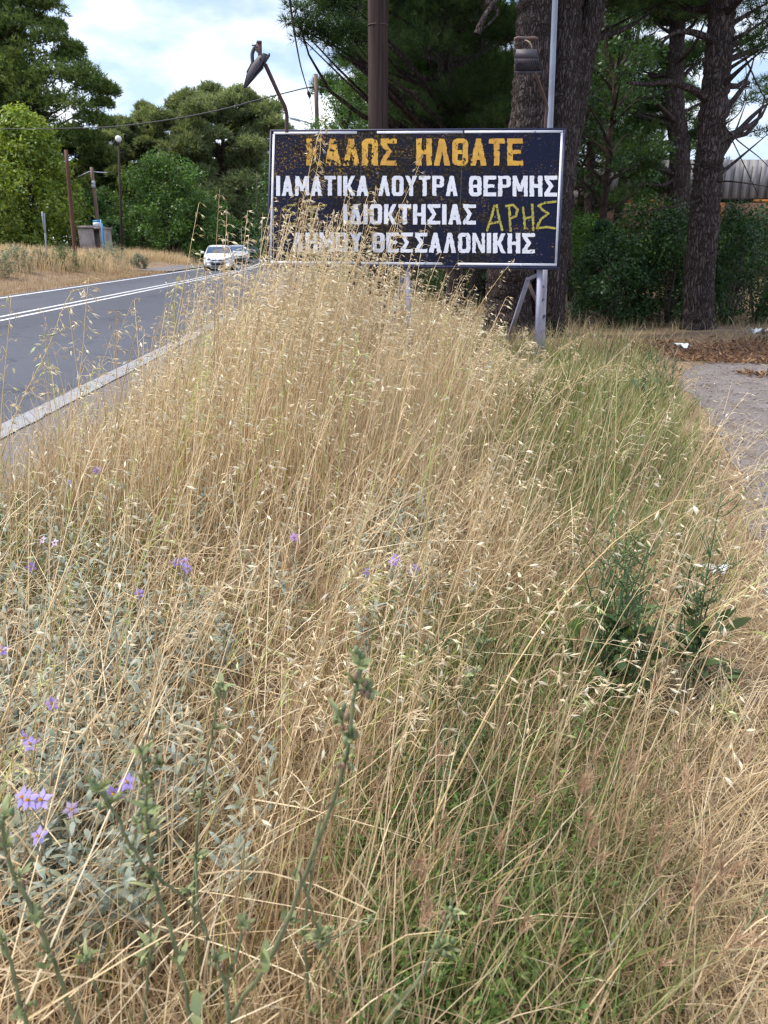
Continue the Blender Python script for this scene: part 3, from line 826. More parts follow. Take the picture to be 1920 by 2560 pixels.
# ------------------------------------------------------------------ poles, wires and far street furniture
base = at(1168, 785, 11.62); base[2] = -0.05
top = at(1200, -20, 11.75); top = base + (top - base) * 1.35
p = thing('lamp_pole', 'slim pale grey metal pole rising behind the right end of the board', 'pole', base)
t_ = np.linspace(0, 1, 12)[:, None]
g = Geo(); cut = 0.20
pp = base + (top - base) * t_
g.tube(base + (top - base) * np.linspace(0.205, 1, 10)[:, None], np.linspace(0.043, 0.036, 10), 14)
g.build('upper_pole', M['pole_grey'], p, smooth=True)
g = Geo(); g.tube(base + (top - base) * np.linspace(0, 0.205, 5)[:, None], 0.046, 14); g.build('lower_pole', M['peeling'], p, smooth=True)['label'] = 'peeling whitish lower end of the pole'

def wood_pole(name, label, x, y_top, depth, r0, r1, m, foot=None, y_foot=560, extra_top=0.0, group=None, seg_=8):
    top = at(x, y_top, depth); top[2] += extra_top
    if foot is None: b = np.array([top[0], depth, 0.0])
    else: b = at(foot[0], foot[1], foot[2] if len(foot) > 2 else depth)
    b[2] = hgt(b[0], b[1]) - 0.1
    o = thing(name, label, 'pole', b, group)
    g = Geo(); g.tube(b + (top - b) * np.linspace(0, 1, seg_)[:, None], np.linspace(r0, r1, seg_), 14)
    g.build('post', m, o, smooth=False)
    return o, b, top
bp, b0, t0 = wood_pole('utility_pole', 'thick dark brown wooden utility pole standing close behind the middle of the board', 816.5, -10, 13.0, 0.152, 0.146, M['brown_wood'], foot=(818, 690, 13.0), extra_top=3.5)
g = Geo()
for zz in (1.9, 4.6): g.tube([(b0[0] + .155 * math.cos(a), b0[1] + .155 * math.sin(a), zz + .0) for a in np.linspace(0, 2 * math.pi, 17)], 0.006, 5, cap=False)
g.build('band', M['rust_pipe'], bp)

fp, b1, t1 = wood_pole('utility_pole', 'weathered grey-brown utility pole seen far off against the sky beside the board', 682, 160, 35.0, 0.115, 0.082, M['grey_wood'])
g = Geo()
ca = at(680, 192, 35)
for dx in (-0.19, 0.19):
    g.tube([ca + [0, 0, 0], ca + [dx, 0, 0.02]], 0.012, 6); g.ball(ca + [dx, 0, 0.05], 0.05, 8, 6, sc=(1, 1, 1.2))
g.build('insulator', M['galv'], fp)
la = at(682, 277, 35); lb_ = z1(1050, 1335, 34.6)
g = Geo(); g.tube(smooth_poly([la, z1(1215, 1395, 34.9), z1(1130, 1352, 34.7), lb_], 5), 0.028, 8); g.build('lamp_arm', M['galv'], fp, smooth=True)
g = Geo()
q = [z1(1050, 1318, 34.6), z1(1045, 1345, 34.6), z1(905, 1308, 34.5), z1(900, 1272, 34.5)]
g.prism(q, np.array([0, .22, 0])); g.build('lamp_head', M['sign_white'], fp)

def wire(label, pts, r, name='overhead_cable', n=6, knots=()):
    g = Geo(); path = smooth_poly(pts, 10)
    g.tube(path, r, n)
    for k_ in knots: g.ball(k_, r * 3.4, 8, 6, sc=(1, 1, 1.3))
    return tag(g.build(name, M['cable'], base=pts[0], smooth=True), label, 'cable', 'overhead cables')
tipp = at(681, 196, 35)
cb = [at(612, -130, 10.2), at(620, -45, 12.0), z1(955, 0, 14), z1(1010, 330, 17.5), z1(1075, 640, 22.5), z1(1170, 960, 29.5), z1(1200, 1110, 32.5), z1(1226, 1260, 34.9)]
wire('twisted black cable swooping down out of the top of the sky to the far pole', cb, 0.017, knots=[z1(1168, 955, 29.4), z1(1182, 990, 30)])
wire('thin black cable running from the far pole leftwards across the tree tops', [z1(1240, 880, 35), z1(1130, 885, 34.9), at(560, 215, 35.5), at(480, 236, 37.5), at(380, 256, 40), at(270, 271, 43), at(190, 276, 46), at(60, 278, 50), at(-80, 277, 54)], 0.024)
wire('thin cable running from the far pole towards the pines behind the board', [z1(1295, 885, 35), z1(1400, 890, 34.5), z1(1540, 950, 33), z1(1659, 1005, 32), z1(1900, 1160, 29)], 0.013)

wood_pole('leaning_pole', 'rust-brown bare wooden pole leaning in front of the lime-green tree', 142.5, 324, 46, 0.115, 0.095, M['rust_wood'], foot=(160.5, 540, 46))
up, ub, ut = wood_pole('utility_pole', 'small distant utility pole with two sagging wires above the concrete shelter', 197.5, 361, 64, 0.16, 0.13, M['grey_wood'])
g = Geo()
for sx, ex, ey in ((-1, 168, 382), (1, 232, 373)):
    g.tube(smooth_poly([at(197.5, 369, 64), at(197.5 + sx * 12, 372 if sx > 0 else 374, 64), at(ex, ey, 64)], 5), 0.035, 5)
g.build('wire', M['galv'], up)
g = Geo()
for zz in (395, 402): g.ball(at(202, zz, 63.8), 0.16, 7, 5)
g.build('insulator', M['galv'], up)

sl = thing('street_lamp', 'brown street lamp with a white globe in front of the far pines', 'street lamp', at(262, 560, 58) * [1, 1, 0])
b = at(262, 545, 58); b[2] = 0
g = Geo(); g.tube([b, at(261.5, 470, 58), at(256, 312, 58)], [0.12, 0.10, 0.06], 10); g.build('pole', M['brown_wood'], sl, smooth=True)
g = Geo(); g.ball(at(255.5, 300, 58), 0.21, 14, 10); g.build('globe', M['globe'], sl, smooth=True)
g = Geo(); g.tube([at(255.5, 312, 58), at(255.5, 306, 58)], 0.09, 10); g.build('collar', M['trim'], sl)

rsg = thing('road_sign', 'grey road sign seen edge-on on a slim post in the far dry grass', 'road sign', at(98, 560, 42) * [1, 1, 0])
b = at(98.5, 552, 42); b[2] = 0.2
g = Geo(); g.tube([b, at(95, 461, 42)], 0.045, 8); g.build('post', M['galv'], rsg, smooth=True)
g = Geo(); c0 = at(93.0, 480, 41.9)
n = 18
ring = [c0 + np.array([0.10 * math.cos(a), -0.32 * math.cos(a), 0.52 * math.sin(a)]) for a in np.arange(n) * 2 * math.pi / n]
g.prism(ring, np.array([0.035, 0.012, 0])); g.build('sign_plate', M['galv'], rsg)

bs = thing('bus_stop_sign', 'blue bus stop pole with a small white and blue flag sign beside the concrete shelter', 'bus stop', at(226, 560, 57) * [1, 1, 0])
b = at(226.5, 556, 57); b[2] = 0.1; tp = at(217.5, 474, 57)
g = Geo(); g.tube([b, tp], 0.05, 10); g.build('pole', M['blue_metal'], bs, smooth=True)
g = Geo(); q = [at(200.5, 480.5, 57), at(217, 480, 57), at(217.5, 489, 57), at(201, 488, 57)]; g.prism(q, np.array([0, .05, 0])); g.build('flag_sign', M['sign_white'], bs)
g = Geo(); q = [at(200.5, 476, 57), at(217, 475, 57), at(217, 479.6, 57), at(200.5, 480.2, 57)]; g.prism(q, np.array([0, .055, 0])); g.build('flag_band', M['blue_metal'], bs)
g = Geo(); q = [at(220.2, 483, 57.1), at(221.6, 485, 57.1), at(227.6, 545, 57.1), at(226.2, 545, 57.1)]; g.prism(q, np.array([0, .06, 0])); g.build('timetable_board', M['blue_metal'], bs)

sh = thing('bus_shelter', 'small stained concrete bus shelter half hidden under the lime-green tree', 'shelter', at(195, 565, 60) * [1, 1, 0])
def slab(name, x0, x1, yt, yb, dep, dy, m):
    g = Geo(); a = at(x0, yt, dep); b = at(x1, yt, dep); c = at(x1, yb, dep); d = at(x0, yb, dep)
    a[2] = b[2] = (a[2] + b[2]) / 2; c[2] = d[2] = 0.0; c[0] = b[0]; d[0] = a[0]
    g.prism([a, b, c, d], np.array([0, dy, 0])); return g.build(name, m, sh)
slab('side_wall', 168, 198, 494, 560, 60, 0.3, M['concrete'])
slab('side_wall', 213.5, 216, 493, 560, 60.1, 2.4, M['concrete'])
slab('back_wall', 198.2, 213.4, 495, 560, 60.9, 0.22, M['concrete'])
slab('pillar', 198.3, 200.5, 494, 560, 60.0, 0.25, M['concrete'])
g = Geo(); a = at(166, 487.5, 59.9); b = at(202, 487.5, 59.9); 
g.box(((a[0] + b[0]) / 2, 61.2, a[2] - 0.08), (b[0] - a[0], 2.6, 0.16)); a2 = at(202.3, 491, 59.9); b2 = at(217, 491, 59.9)
g.box(((a2[0] + b2[0]) / 2, 61.2, a2[2] - 0.05), (b2[0] - a2[0], 2.6, 0.1)); g.build('roof', M['concrete'], sh)

# low building behind the pines on the right
bd = thing('low_building', 'low brown walled building with grey cladding and orange trim behind the right-hand pines', 'building', (23, 38, 0))
def bslab(name, x0, x1, z0, z1_, y, dy, m):
    g = Geo(); g.box(((x0 + x1) / 2, y + dy / 2, (z0 + z1_) / 2), (x1 - x0, dy, z1_ - z0)); return g.build(name, m, bd)
bslab('wall', 10.2, 34, 0, 3.35, 38, 8, M['wall_brown'])
g = Geo()
for k_ in range(60): g.box((10.3 + k_ * 0.4, 37.9, 4.35), (0.22, 0.1, 1.6))
g.box((22.1, 42, 4.35), (23.9, 8.1, 1.62)); g.build('cladding', M['wall_grey'], bd)
g = Geo(); rs = np.random.default_rng(8)
for xa, xb in ((11.0, 11.7), (12.4, 13.1), (17.2, 19.4), (20.1, 22.6), (23.5, 27)):
    g.box(((xa + xb) / 2, 37.84, 3.42), (xb - xa, 0.1, 0.12))
g.build('trim_band', M['orange'], bd)
g = Geo()
for x in (15.7, 21.4, 27): g.box((x, 37.86, 2.9), (0.45, 0.1, 0.9))
g.box((12.8, 37.86, 1.5), (3.6, 0.09, 0.35))
g.build('trim_panel', M['orange'], bd)
for x in (13.2, 17.3, 19.6, 24): 
    g = Geo(); g.box((x, 37.93, 1.9), (1.1, 0.1, 1.2)); g.build('window', M['glass'], bd)

# ------------------------------------------------------------------ cars (built nose at -Y, then turned along the road)
def car(label, loc, heading, kind, paint):
    root = thing('car', label, 'car', (0, 0, 0), 'cars queuing in the far lane')
    if kind == 'hatch':
        L_, W, Hh = 4.30, 1.78, 1.47
        st = [(0.00, .30, .52, .66), (0.10, .24, .70, .80), (0.35, .20, .78, .86), (0.9, .19, .90, .89), (1.22, .19, .97, .89), (2.02, .19, 1.40, .89), (2.5, .19, 1.47, .89), (3.3, .19, 1.44, .89), (3.95, .20, 1.32, .88), (4.18, .24, 1.0, .86), (4.30, .30, .75, .78)]
        cowl, roof0 = 4, 5
    elif kind == 'sedan':
        L_, W, Hh = 4.45, 1.75, 1.44
        st = [(0.00, .30, .55, .64), (0.10, .24, .68, .79), (0.35, .20, .76, .85), (0.95, .19, .88, .875), (1.35, .19, .95, .875), (2.10, .19, 1.36, .875), (2.6, .19, 1.44, .875), (3.2, .19, 1.40, .875), (3.75, .20, 1.06, .86), (4.35, .24, .98, .84), (4.45, .30, .75, .78)]
        cowl, roof0 = 4, 5
    else:
        L_, W, Hh = 4.55, 1.84, 1.72
        st = [(0.00, .38, .75, .70), (0.10, .32, .92, .83), (0.35, .28, .98, .90), (0.9, .27, 1.06, .92), (1.25, .27, 1.12, .92), (1.90, .27, 1.62, .92), (2.4, .27, 1.72, .92), (3.4, .27, 1.71, .92), (4.25, .28, 1.62, .91), (4.45, .32, 1.1, .89), (4.55, .38, .85, .82)]
        cowl, roof0 = 4, 5
    st = np.array(st)
    ya = np.interp(np.linspace(0, len(st) - 1, 41), np.arange(len(st)), st[:, 0])
    f = lambda k_: np.interp(ya, st[:, 0], st[:, k_])
    z0, zt, w = f(1), f(2), f(3)
    belt = st[cowl, 2] - 0.02
    def section(i):
        a, t, ww = z0[i], zt[i], w[i]
        s_ = min(belt, t - 0.07); tall = max(0, t - belt)
        wr = ww - 0.40 * tall - 0.02
        ins = ww * 0.985
        pts = [(0, a), (ww * .80, a), (ww * .95, a + .05), (ww, a + .18), (ww * 1.0, (a + s_) / 2 + .05), (ins, s_ - .05), (ins * .97, s_), (wr * .99 + 0.02 * (tall > .05), max(s_ + .02, t - 0.10)), (wr * .93, t - .035), (wr * .6, t), (0, t + 0.015)]
        return np.array(pts)
    S = np.array([section(i) for i in range(len(ya))])
    ns = S.shape[1]
    full = np.concatenate([S, S[:, ::-1][:, 1:-1] * [-1, 1]], 1); m = full.shape[1]
    V = np.stack([full[..., 0], np.repeat(ya[:, None], m, 1), full[..., 1]], -1)
    q = [[i * m + k_, i * m + (k_ + 1) % m, (i + 1) * m + (k_ + 1) % m, (i + 1) * m + k_] for i in range(len(ya) - 1) for k_ in range(m)]
    g = Geo(); v = V.reshape(-1, 3); nn = len(v)
    g.add(np.concatenate([v, [[0, 0, .55], [0, L_, .6]]]), q, [[nn, (k_ + 1) % m, k_] for k_ in range(m)] + [[nn + 1, (len(ya) - 1) * m + k_, (len(ya) - 1) * m + (k_ + 1) % m] for k_ in range(m)])
    o = g.build('body', paint, root, smooth=True)
    fr = lambda s_: np.interp(s_, np.arange(len(st)), st[:, 0])
    def sect_at(y): 
        i = np.clip(np.searchsorted(ya, y) - 1, 0, len(ya) - 2); t = (y - ya[i]) / (ya[i + 1] - ya[i] + 1e-9)
        return S[i] * (1 - t) + S[i + 1] * t
    # windscreen
    g = Geo(); rows = np.linspace(st[cowl, 0] + .05, st[roof0, 0] + .10, 6); V = []
    for y in rows:
        s_ = sect_at(y); hw = min(s_[8, 0], W / 2 * .86) * .985; V.append([(hw * t, y - 0.012 , s_[9, 1] + 0.014 - .035 * abs(t) ** 3) for t in np.linspace(-1, 1, 9)])
    ii = [[i * 9 + k_, i * 9 + k_ + 1, (i + 1) * 9 + k_ + 1, (i + 1) * 9 + k_] for i in range(5) for k_ in range(8)]
    g.add(np.array(V), ii); g.build('windscreen', M['glass'], root, smooth=True)
    for sx in (-1, 1):
        g = Geo(); V = []; ys_ = np.linspace(st[cowl, 0] + .35, st[-3, 0] - .15, 12)
        for y in ys_:
            s_ = sect_at(y); lo, hi = s_[6], s_[7]; hi = lo + (hi - lo) * .92
            V.append([(sx * (lo[0] + .012), y, lo[1] + .03), (sx * (hi[0] + .014), y, max(hi[1] - .02, lo[1] + .035))])
        g.add(np.array(V), [[2 * i, 2 * i + 1, 2 * i + 3, 2 * i + 2] for i in range(11)])
        g.build('side_window', M['glass'], root)
        g = Geo(); s_ = sect_at(st[cowl, 0] + .3)
        g.ball((sx * (W / 2 + .10), st[cowl, 0] + .42, belt + .10), .1, 10, 7, sc=(1.15, .8, .8)); g.box((sx * (W / 2 - 0.0), st[cowl, 0] + .44, belt + .05), (.14, .06, .05))
        g.build('wing_mirror', paint, root, smooth=True)
        # headlight: swept-back polygon on the corner
        zl = .66 if kind != 'suv' else .84
        g = Geo(); X0 = .42 * W / 1.78
        q_ = [(sx * X0, .035, zl - .03), (sx * .66, .09, zl - .05), (sx * .80, .24, zl + .02), (sx * .79, .40, zl + .12), (sx * .66, .20, zl + .09), (sx * (X0 + .03), .07, zl + .045)]
        g.prism(np.array(q_) + [sx * .012, -.02, .02], np.array([0, .06, 0])); g.build('headlight', M['lens'], root)
        if kind == 'hatch':
            g = Geo(); q_ = [(sx * .50, .03, .345), (sx * .70, .09, .36), (sx * .735, .13, .45), (sx * .70, .10, .445), (sx * .665, .06, .40), (sx * .50, .02, .38)]
            g.prism(np.array(q_) + [0, -.07, 0], np.array([0, .06, 0])); lm = M['drl']; g.build('daytime_light', lm, root)
        for yw in (.82, L_ - .80):
            rw = .315 if kind != 'suv' else .36
            c = np.array([sx * (W / 2 - .11), yw, rw])
            g = Geo(); th = np.arange(25) * 2 * math.pi / 24
            prof = [(-.10, .62), (-.11, .92), (-.06, 1.0), (.06, 1.0), (.11, .92), (.10, .62)]
            V = [[(c[0] + a * 1.0, c[1] + r_ * rw * math.cos(t), c[2] + r_ * rw * math.sin(t)) for a, r_ in prof] for t in th]
            g.add(np.array(V), [[i * 6 + k_, i * 6 + k_ + 1, (i + 1) * 6 + k_ + 1, (i + 1) * 6 + k_] for i in range(24) for k_ in range(5)])
            wh = g.build('wheel', M['tyre'], root, smooth=True)
            g = Geo(); g.tube([c + [sx * .07, 0, 0], c + [sx * .10, 0, 0]], rw * .62, 20); g.build('rim', M['rim'], wh)
    zb = .40 if kind != 'suv' else .50
    g = Geo(); g.prism(np.array([(-.44, -.035, zb + .06), (-.36, -.03, zb - .08), (.36, -.03, zb - .08), (.44, -.035, zb + .06)]), np.array([0, .08, 0])); g.build('lower_intake', M['trim'], root)
    g = Geo(); g.prism(np.array([(-.40, .0, zb + .235), (-.28, -.015, zb + .16), (.28, -.015, zb + .16), (.40, .0, zb + .235)]), np.array([0, .10, 0])); g.build('grille', M['trim'], root)
    g = Geo(); g.ball((0, -.02, zb + .205), .06, 12, 8, sc=(1.2, .3, .7)); g.build('badge', M['chrome'], root, smooth=True)
    g = Geo(); g.box((0, -.05, zb + .10), (.52, .02, .11)); g.build('number_plate', M['sign_white'], root)
    g = Geo(); g.box((0, .28, zb - .20), (1.35, .5, .05)); g.build('underbody', M['trim'], root)
    if kind == 'suv':
        for sx in (-1, 1):
            g = Geo(); g.tube([(sx * .62, 2.1, 1.76), (sx * .62, 2.3, 1.80), (sx * .62, 3.9, 1.78), (sx * .62, 4.05, 1.70)], .025, 8); g.build('roof_rail', M['trim'], root)
    root.location = loc; root.rotation_euler = (0, 0, heading)
    return root
def mat_drl():
    m, N, L, b = nodes_of('lit_daytime_lamp')
    b.inputs['Base Color'].default_value = (0.9, 0.92, 0.95, 1)
    n = N.new('ShaderNodeTexNoise'); n.inputs['Scale'].default_value = 14
    r = N.new('ShaderNodeValToRGB'); r.color_ramp.elements[0].color = (.85, .9, 1, 1); r.color_ramp.elements[1].color = (1, 1, 1, 1)
    L.new(n.outputs['Fac'], r.inputs['Fac']); L.new(r.outputs['Color'], b.inputs['Emission Color'])
    b.inputs['Emission Strength'].default_value = 1.2
    return m
M['drl'] = mat_drl()
c1 = on_ground(473, 579.5); c2 = at(523, 577, 66); c3 = at(557, 563, 92)
car('white hatchback with running lights on, leading the queue in the far lane', (at(470, 560, 49.5)[0], 49.5, 0.01), R(8), 'hatch', M['car_white'])
car('silver sedan following close behind the white hatchback', (c2[0], 64.5, 0.01), R(11), 'sedan', M['car_silver'])
car('pale blue off-road car with roof rails, last of the queue', (c3[0], 90, 0.05), R(17), 'suv', M['car_blue'])

# ------------------------------------------------------------------ vegetation builders
def unit(v):
    return v / (np.linalg.norm(v, axis=-1, keepdims=True) + 1e-9)

def ribbons(g, base, h, az, lean, curve, w, segs, c0, c1, shape='grass', face=None, rs=rng):
    """N curved blades; base (N,3), the rest (N,); c0 / c1 (N,3) root and tip colours. Returns the spine (N, segs+1, 3)."""
    N = len(base); k = np.linspace(0, 1, segs + 1)
    t = lean[:, None] + curve[:, None] * k[None] ** 1.4
    d = np.stack([np.sin(t) * np.cos(az)[:, None], np.sin(t) * np.sin(az)[:, None], np.cos(t)], -1)
    step = (h / segs)[:, None, None] * (d[:, :-1] + d[:, 1:]) / 2
    P_ = base[:, None] + np.concatenate([np.zeros((N, 1, 3)), np.cumsum(step, 1)], 1)
    b = rs.uniform(0, 2 * math.pi, N) if face is None else face
    wd = np.stack([np.cos(b), np.sin(b), np.zeros(N)], -1)[:, None]
    wd = unit(wd - (wd * d).sum(-1, keepdims=True) * d)
    if shape == 'grass': pr = (1 - k ** 2.2) * 0.96 + 0.04
    elif shape == 'stem': pr = 1 - 0.55 * k
    else: pr = np.sin(math.pi * np.clip(k * 0.94 + 0.05, 0, 1) ** 0.85) ** 0.8 + 0.03
    off = wd * (w[:, None] * pr[None] / 2)[..., None]
    V = np.stack([P_ - off, P_ + off], 2)
    C = c0[:, None] * (1 - k[None, :, None]) + c1[:, None] * k[None, :, None]
    C = np.repeat(C[:, :, None], 2, 2)
    n0 = (np.arange(N) * (segs + 1) * 2)[:, None] + (np.arange(segs) * 2)[None]
    q = np.stack([n0, n0 + 1, n0 + 3, n0 + 2], -1)
    g.add(V, q, col=C.reshape(-1, 3))
    return P_

def tubes3(g, P_, rad, col):
    """N three-sided tubes along spines P_ (N,S,3), radius (N,S), colour (N,3)"""
    N, S_, _ = P_.shape
    a = np.arange(3) * 2 * math.pi / 3
    tan = unit(np.gradient(P_, axis=1))
    ref = np.where(np.abs(tan[..., 2:3]) > .8, np.array([1.0, 0, 0]), np.array([0, 0, 1.0]))
    u = unit(np.cross(tan, ref)); w = np.cross(tan, u)
    V = P_[:, :, None] + rad[..., None, None] * (np.cos(a)[None, None, :, None] * u[:, :, None] + np.sin(a)[None, None, :, None] * w[:, :, None])
    n0 = (np.arange(N) * S_ * 3)[:, None, None] + (np.arange(S_ - 1) * 3)[None, :, None]
    k = np.arange(3)[None, None]
    q = np.stack([n0 + k, n0 + (k + 1) % 3, n0 + 3 + (k + 1) % 3, n0 + 3 + k], -1)
    g.add(V, q, col=np.repeat(col, S_ * 3, 0))

def spikelets(g, pos, d, L_, w, col, rs=rng):
    """oat spikelets: two papery bracts folded along the middle, opening in a narrow V, and a bristle"""
    N = len(pos)
    rnd = unit(rs.normal(size=(N, 3)))
    s = unit(np.cross(d, rnd)); n = np.cross(d, s)
    for sgn in (-1, 1):
        dd = unit(d + sgn * 0.20 * n)
        mid = pos + dd * (L_ * .42)[:, None] + n * (sgn * w * .35)[:, None]
        V = np.stack([pos, pos + dd * (L_ * .42)[:, None] + s * (w * .5)[:, None], pos + dd * L_[:, None], pos + dd * (L_ * .42)[:, None] - s * (w * .5)[:, None], mid], 1)
        n0 = np.arange(N)[:, None] * 5
        g.add(V, np.concatenate([n0 + [[0, 1, 2, 4]], n0 + [[0, 4, 2, 3]]]), col=np.repeat(col * (1.0 if sgn > 0 else .92), 5, 0))
    dd = unit(d + 0.35 * rs.normal(size=(N, 3)))
    a0 = pos + d * (L_ * .4)[:, None]; a1 = a0 + dd * (L_ * 1.25)[:, None]
    V = np.stack([a0 - s * .0006, a0 + s * .0006, a1], 1)
    g.add(V, tris=np.arange(N)[:, None] * 3 + [[0, 1, 2]], col=np.repeat(col * [.8, .66, .5], 3, 0))

STRAW = np.array([[.625, .485, .288], [.71, .575, .375], [.52, .388, .222], [.665, .525, .325], [.44, .318, .186], [.75, .640, .445]])
HUSK = np.array([[.74, .66, .47], [.68, .58, .38], [.80, .74, .57], [.62, .51, .32]])
GREEN = np.array([[.085, .15, .030], [.11, .19, .05], [.16, .22, .055], [.065, .12, .035]])
def pick(pal, n, var=.12, rs=rng):
    c = pal[rs.integers(0, len(pal), n)] * (1 + var * rs.normal(size=(n, 1)))
    return np.clip(c, .01, .9)

def oats(g, base, h, az, lean, curve, rs=rng, ns=(10, 20), stem_w=.0019, size=1.0, cols=None, green=0.0, droop=1.0, segs=7, top=.30):
    """wild oat stalks: thin stem, open panicle of hanging spikelets"""
    N = len(base); k = np.linspace(0, 1, segs + 1)
    t = lean[:, None] + curve[:, None] * k[None] ** 2.2
    d = np.stack([np.sin(t) * np.cos(az)[:, None], np.sin(t) * np.sin(az)[:, None], np.cos(t)], -1)
    P_ = base[:, None] + np.concatenate([np.zeros((N, 1, 3)), np.cumsum((h / segs)[:, None, None] * (d[:, :-1] + d[:, 1:]) / 2, 1)], 1)
    col = pick(STRAW, N, .10, rs) * 1.16 if cols is None else cols
    if green:
        gm = rs.random(N) < green
        col = np.where(gm[:, None], col * [.72, .95, .55], col)
    tubes3(g, P_, (stem_w * (1 - .6 * k))[None] * np.ones((N, 1)) * rs.uniform(.8, 1.25, N)[:, None], col)
    # panicle
    M_ = ns[1]
    f = 1 - top * (1 - np.linspace(0, 1, M_)[None] ** .9 + .04 * rs.normal(size=(N, M_)))
    f = np.clip(f, .55, .999)
    keep = rs.random((N, M_)) < (rs.integers(ns[0], ns[1] + 1, N) / M_)[:, None]
    sI, jI = np.nonzero(keep); fi = f[sI, jI] * segs
    i0 = np.clip(fi.astype(int), 0, segs - 1); fr_ = (fi - i0)[:, None]
    p = P_[sI, i0] * (1 - fr_) + P_[sI, i0 + 1] * fr_
    tn = unit(P_[sI, i0 + 1] - P_[sI, i0])
    n = len(p)
    a2 = az[sI] + rs.normal(size=n) * 1.15
    out = np.stack([np.cos(a2), np.sin(a2), np.zeros(n)], -1)
    rel = 1 - (f[sI, jI] - (1 - top)) / top                   # 1 low in the panicle, 0 at the tip
    bl = (.012 + .075 * np.clip(rel, 0, 1) * rs.uniform(.4, 1.1, n)) * size
    bd = unit(tn * .75 + out * .75 + np.array([0, 0, .05]))
    e1 = p + bd * (bl * .65)[:, None]; e2 = e1 + unit(bd + np.array([0, 0, -.8 * droop])) * (bl * .5)[:, None]
    tubes3(g, np.stack([p, e1, e2], 1), np.full((n, 3), .00055 * size + .00025), col[sI])
    hang = unit(out * .85 + tn * .25 + np.array([0, 0, -.62 * droop]) + .32 * rs.normal(size=(n, 3)))
    hc = pick(HUSK, n, .10, rs)
    if green: hc = np.where((gm[sI] & (rs.random(n) < .5))[:, None], hc * [.8, .95, .7], hc)
    spikelets(g, e2, hang, rs.uniform(.020, .031, n) * size, rs.uniform(.0045, .0072, n) * size, hc, rs)

# ------------------------------------------------------------------ trees
def limb(a, b, rs, sag=.12, n=5):
    a = np.array(a, float); b = np.array(b, float); t = np.linspace(0, 1, n)[:, None]
    L_ = np.linalg.norm(b - a)
    p = a * (1 - t) + b * t
    p += np.sin(t * math.pi) * (rs.normal(size=3) * .07 * L_ + [0, 0, -sag * L_])
    return p

def needle_tufts(g, pos, d, k, L_, w, pal, rs, spread=.75, dark=None):
    N = len(pos)
    dd = unit(d[:, None] + spread * rs.normal(size=(N, k, 3)))
    s = unit(np.cross(dd, unit(rs.normal(size=(N, k, 3)))))
    ll = L_ * rs.uniform(.7, 1.2, (N, k, 1)); b = pos[:, None] + 0 * dd
    V = np.stack([b - s * w * .5, b + s * w * .5, b + dd * ll + s * w * .12, b + dd * ll - s * w * .12], 2)
    c = pick(pal, N, .16, rs)
    if dark is not None: c = c * dark[:, None]
    C = np.repeat(c[:, None], k * 4, 1)
    n = N * k
    g.add(V, np.arange(n)[:, None] * 4 + [[0, 1, 2, 3]], col=C.reshape(-1, 3))

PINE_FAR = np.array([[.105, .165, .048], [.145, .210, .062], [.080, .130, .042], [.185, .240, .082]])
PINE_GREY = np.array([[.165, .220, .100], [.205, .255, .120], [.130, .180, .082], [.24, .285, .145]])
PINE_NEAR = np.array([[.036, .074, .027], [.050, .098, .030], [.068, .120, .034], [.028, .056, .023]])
def puff_points(c, r, n, rs, flat=.6):
    u = unit(rs.normal(size=(n, 3))); u[:, 2] = np.where(u[:, 2] < -.25, -u[:, 2] * .6, u[:, 2])
    rad = r * (rs.random((n, 1)) ** .4)
    return c + u * rad * np.array([1, 1, flat]), u

def pine(label, base, H, R_, z0, trunk_r, rs, n_puffs=40, per=90, L_=.5, w=.13, k=5, pal=PINE_FAR, prof=None, puff_r=(.21, .34), lean=(0, 0), group=None, extra=(), name='pine_tree', trunk_m=None, tmat=None, flat=.74, spread=.75, gaps=None):
    base = np.array(base, float)
    o = thing(name, label, 'tree', base, group)
    gt, gc = Geo(), Geo()
    top = base + [lean[0], lean[1], H * .93]
    tz = np.linspace(0, 1, 9)[:, None]
    path = base + (top - base) * tz + np.concatenate([np.zeros((1, 3)), rs.normal(size=(8, 3)) * [H * .008, H * .008, 0]])
    path[0, 2] -= .2
    gt.tube(path, trunk_r * np.array([1.25, 1.0, .92, .85, .76, .64, .5, .34, .15]), 10)
    prof = prof or (lambda t: math.sin(math.pi * min(1, .18 + t * .80)) ** .7)
    ps = []
    for i in range(n_puffs):
        t = (i + .5) / n_puffs; z = z0 + (H - z0) * t
        a = i * 2.4 + rs.uniform(-.5, .5); rr = R_ * prof(t) * math.sqrt(rs.uniform(.12, 1.0)); pr = R_ * rs.uniform(*puff_r) * (1.1 - .35 * t)
        cx = np.interp(z, path[:, 2], path[:, 0]); cy = np.interp(z, path[:, 2], path[:, 1])
        ps.append((np.array([cx + rr * math.cos(a), cy + rr * math.sin(a), z]), pr, base[2] + max(z0 * .8, (z - base[2]) - rr * .45)))
    for (p, pr) in extra: ps.append((np.array(p, float), pr, p[2] - .3 * np.hypot(p[0] - base[0], p[1] - base[1])))
    for c, pr, zl in ps:
        zl = np.clip(zl, base[2] + 1, H * .9)
        s = [np.interp(zl, path[:, 2], path[:, i]) for i in range(3)]
        gt.tube(limb(s, c, rs, .05), [trunk_r * .30, trunk_r * .24, trunk_r * .17, trunk_r * .11, trunk_r * .05], 5, cap=False)
        n = int(per * 1.75 * rs.uniform(.7, 1.3))
        pos, u = puff_points(c, pr, n, rs, flat)
        tone = rs.uniform(.68, 1.30) * np.ones(n)
        needle_tufts(gc, pos, unit(u + [0, 0, .45]), k, L_, w, pal, rs, spread, tone)
    gt.build('trunk', tmat or M['bark_far'], o, smooth=True)
    gc.build('crown', M['needle'], o)
    return o

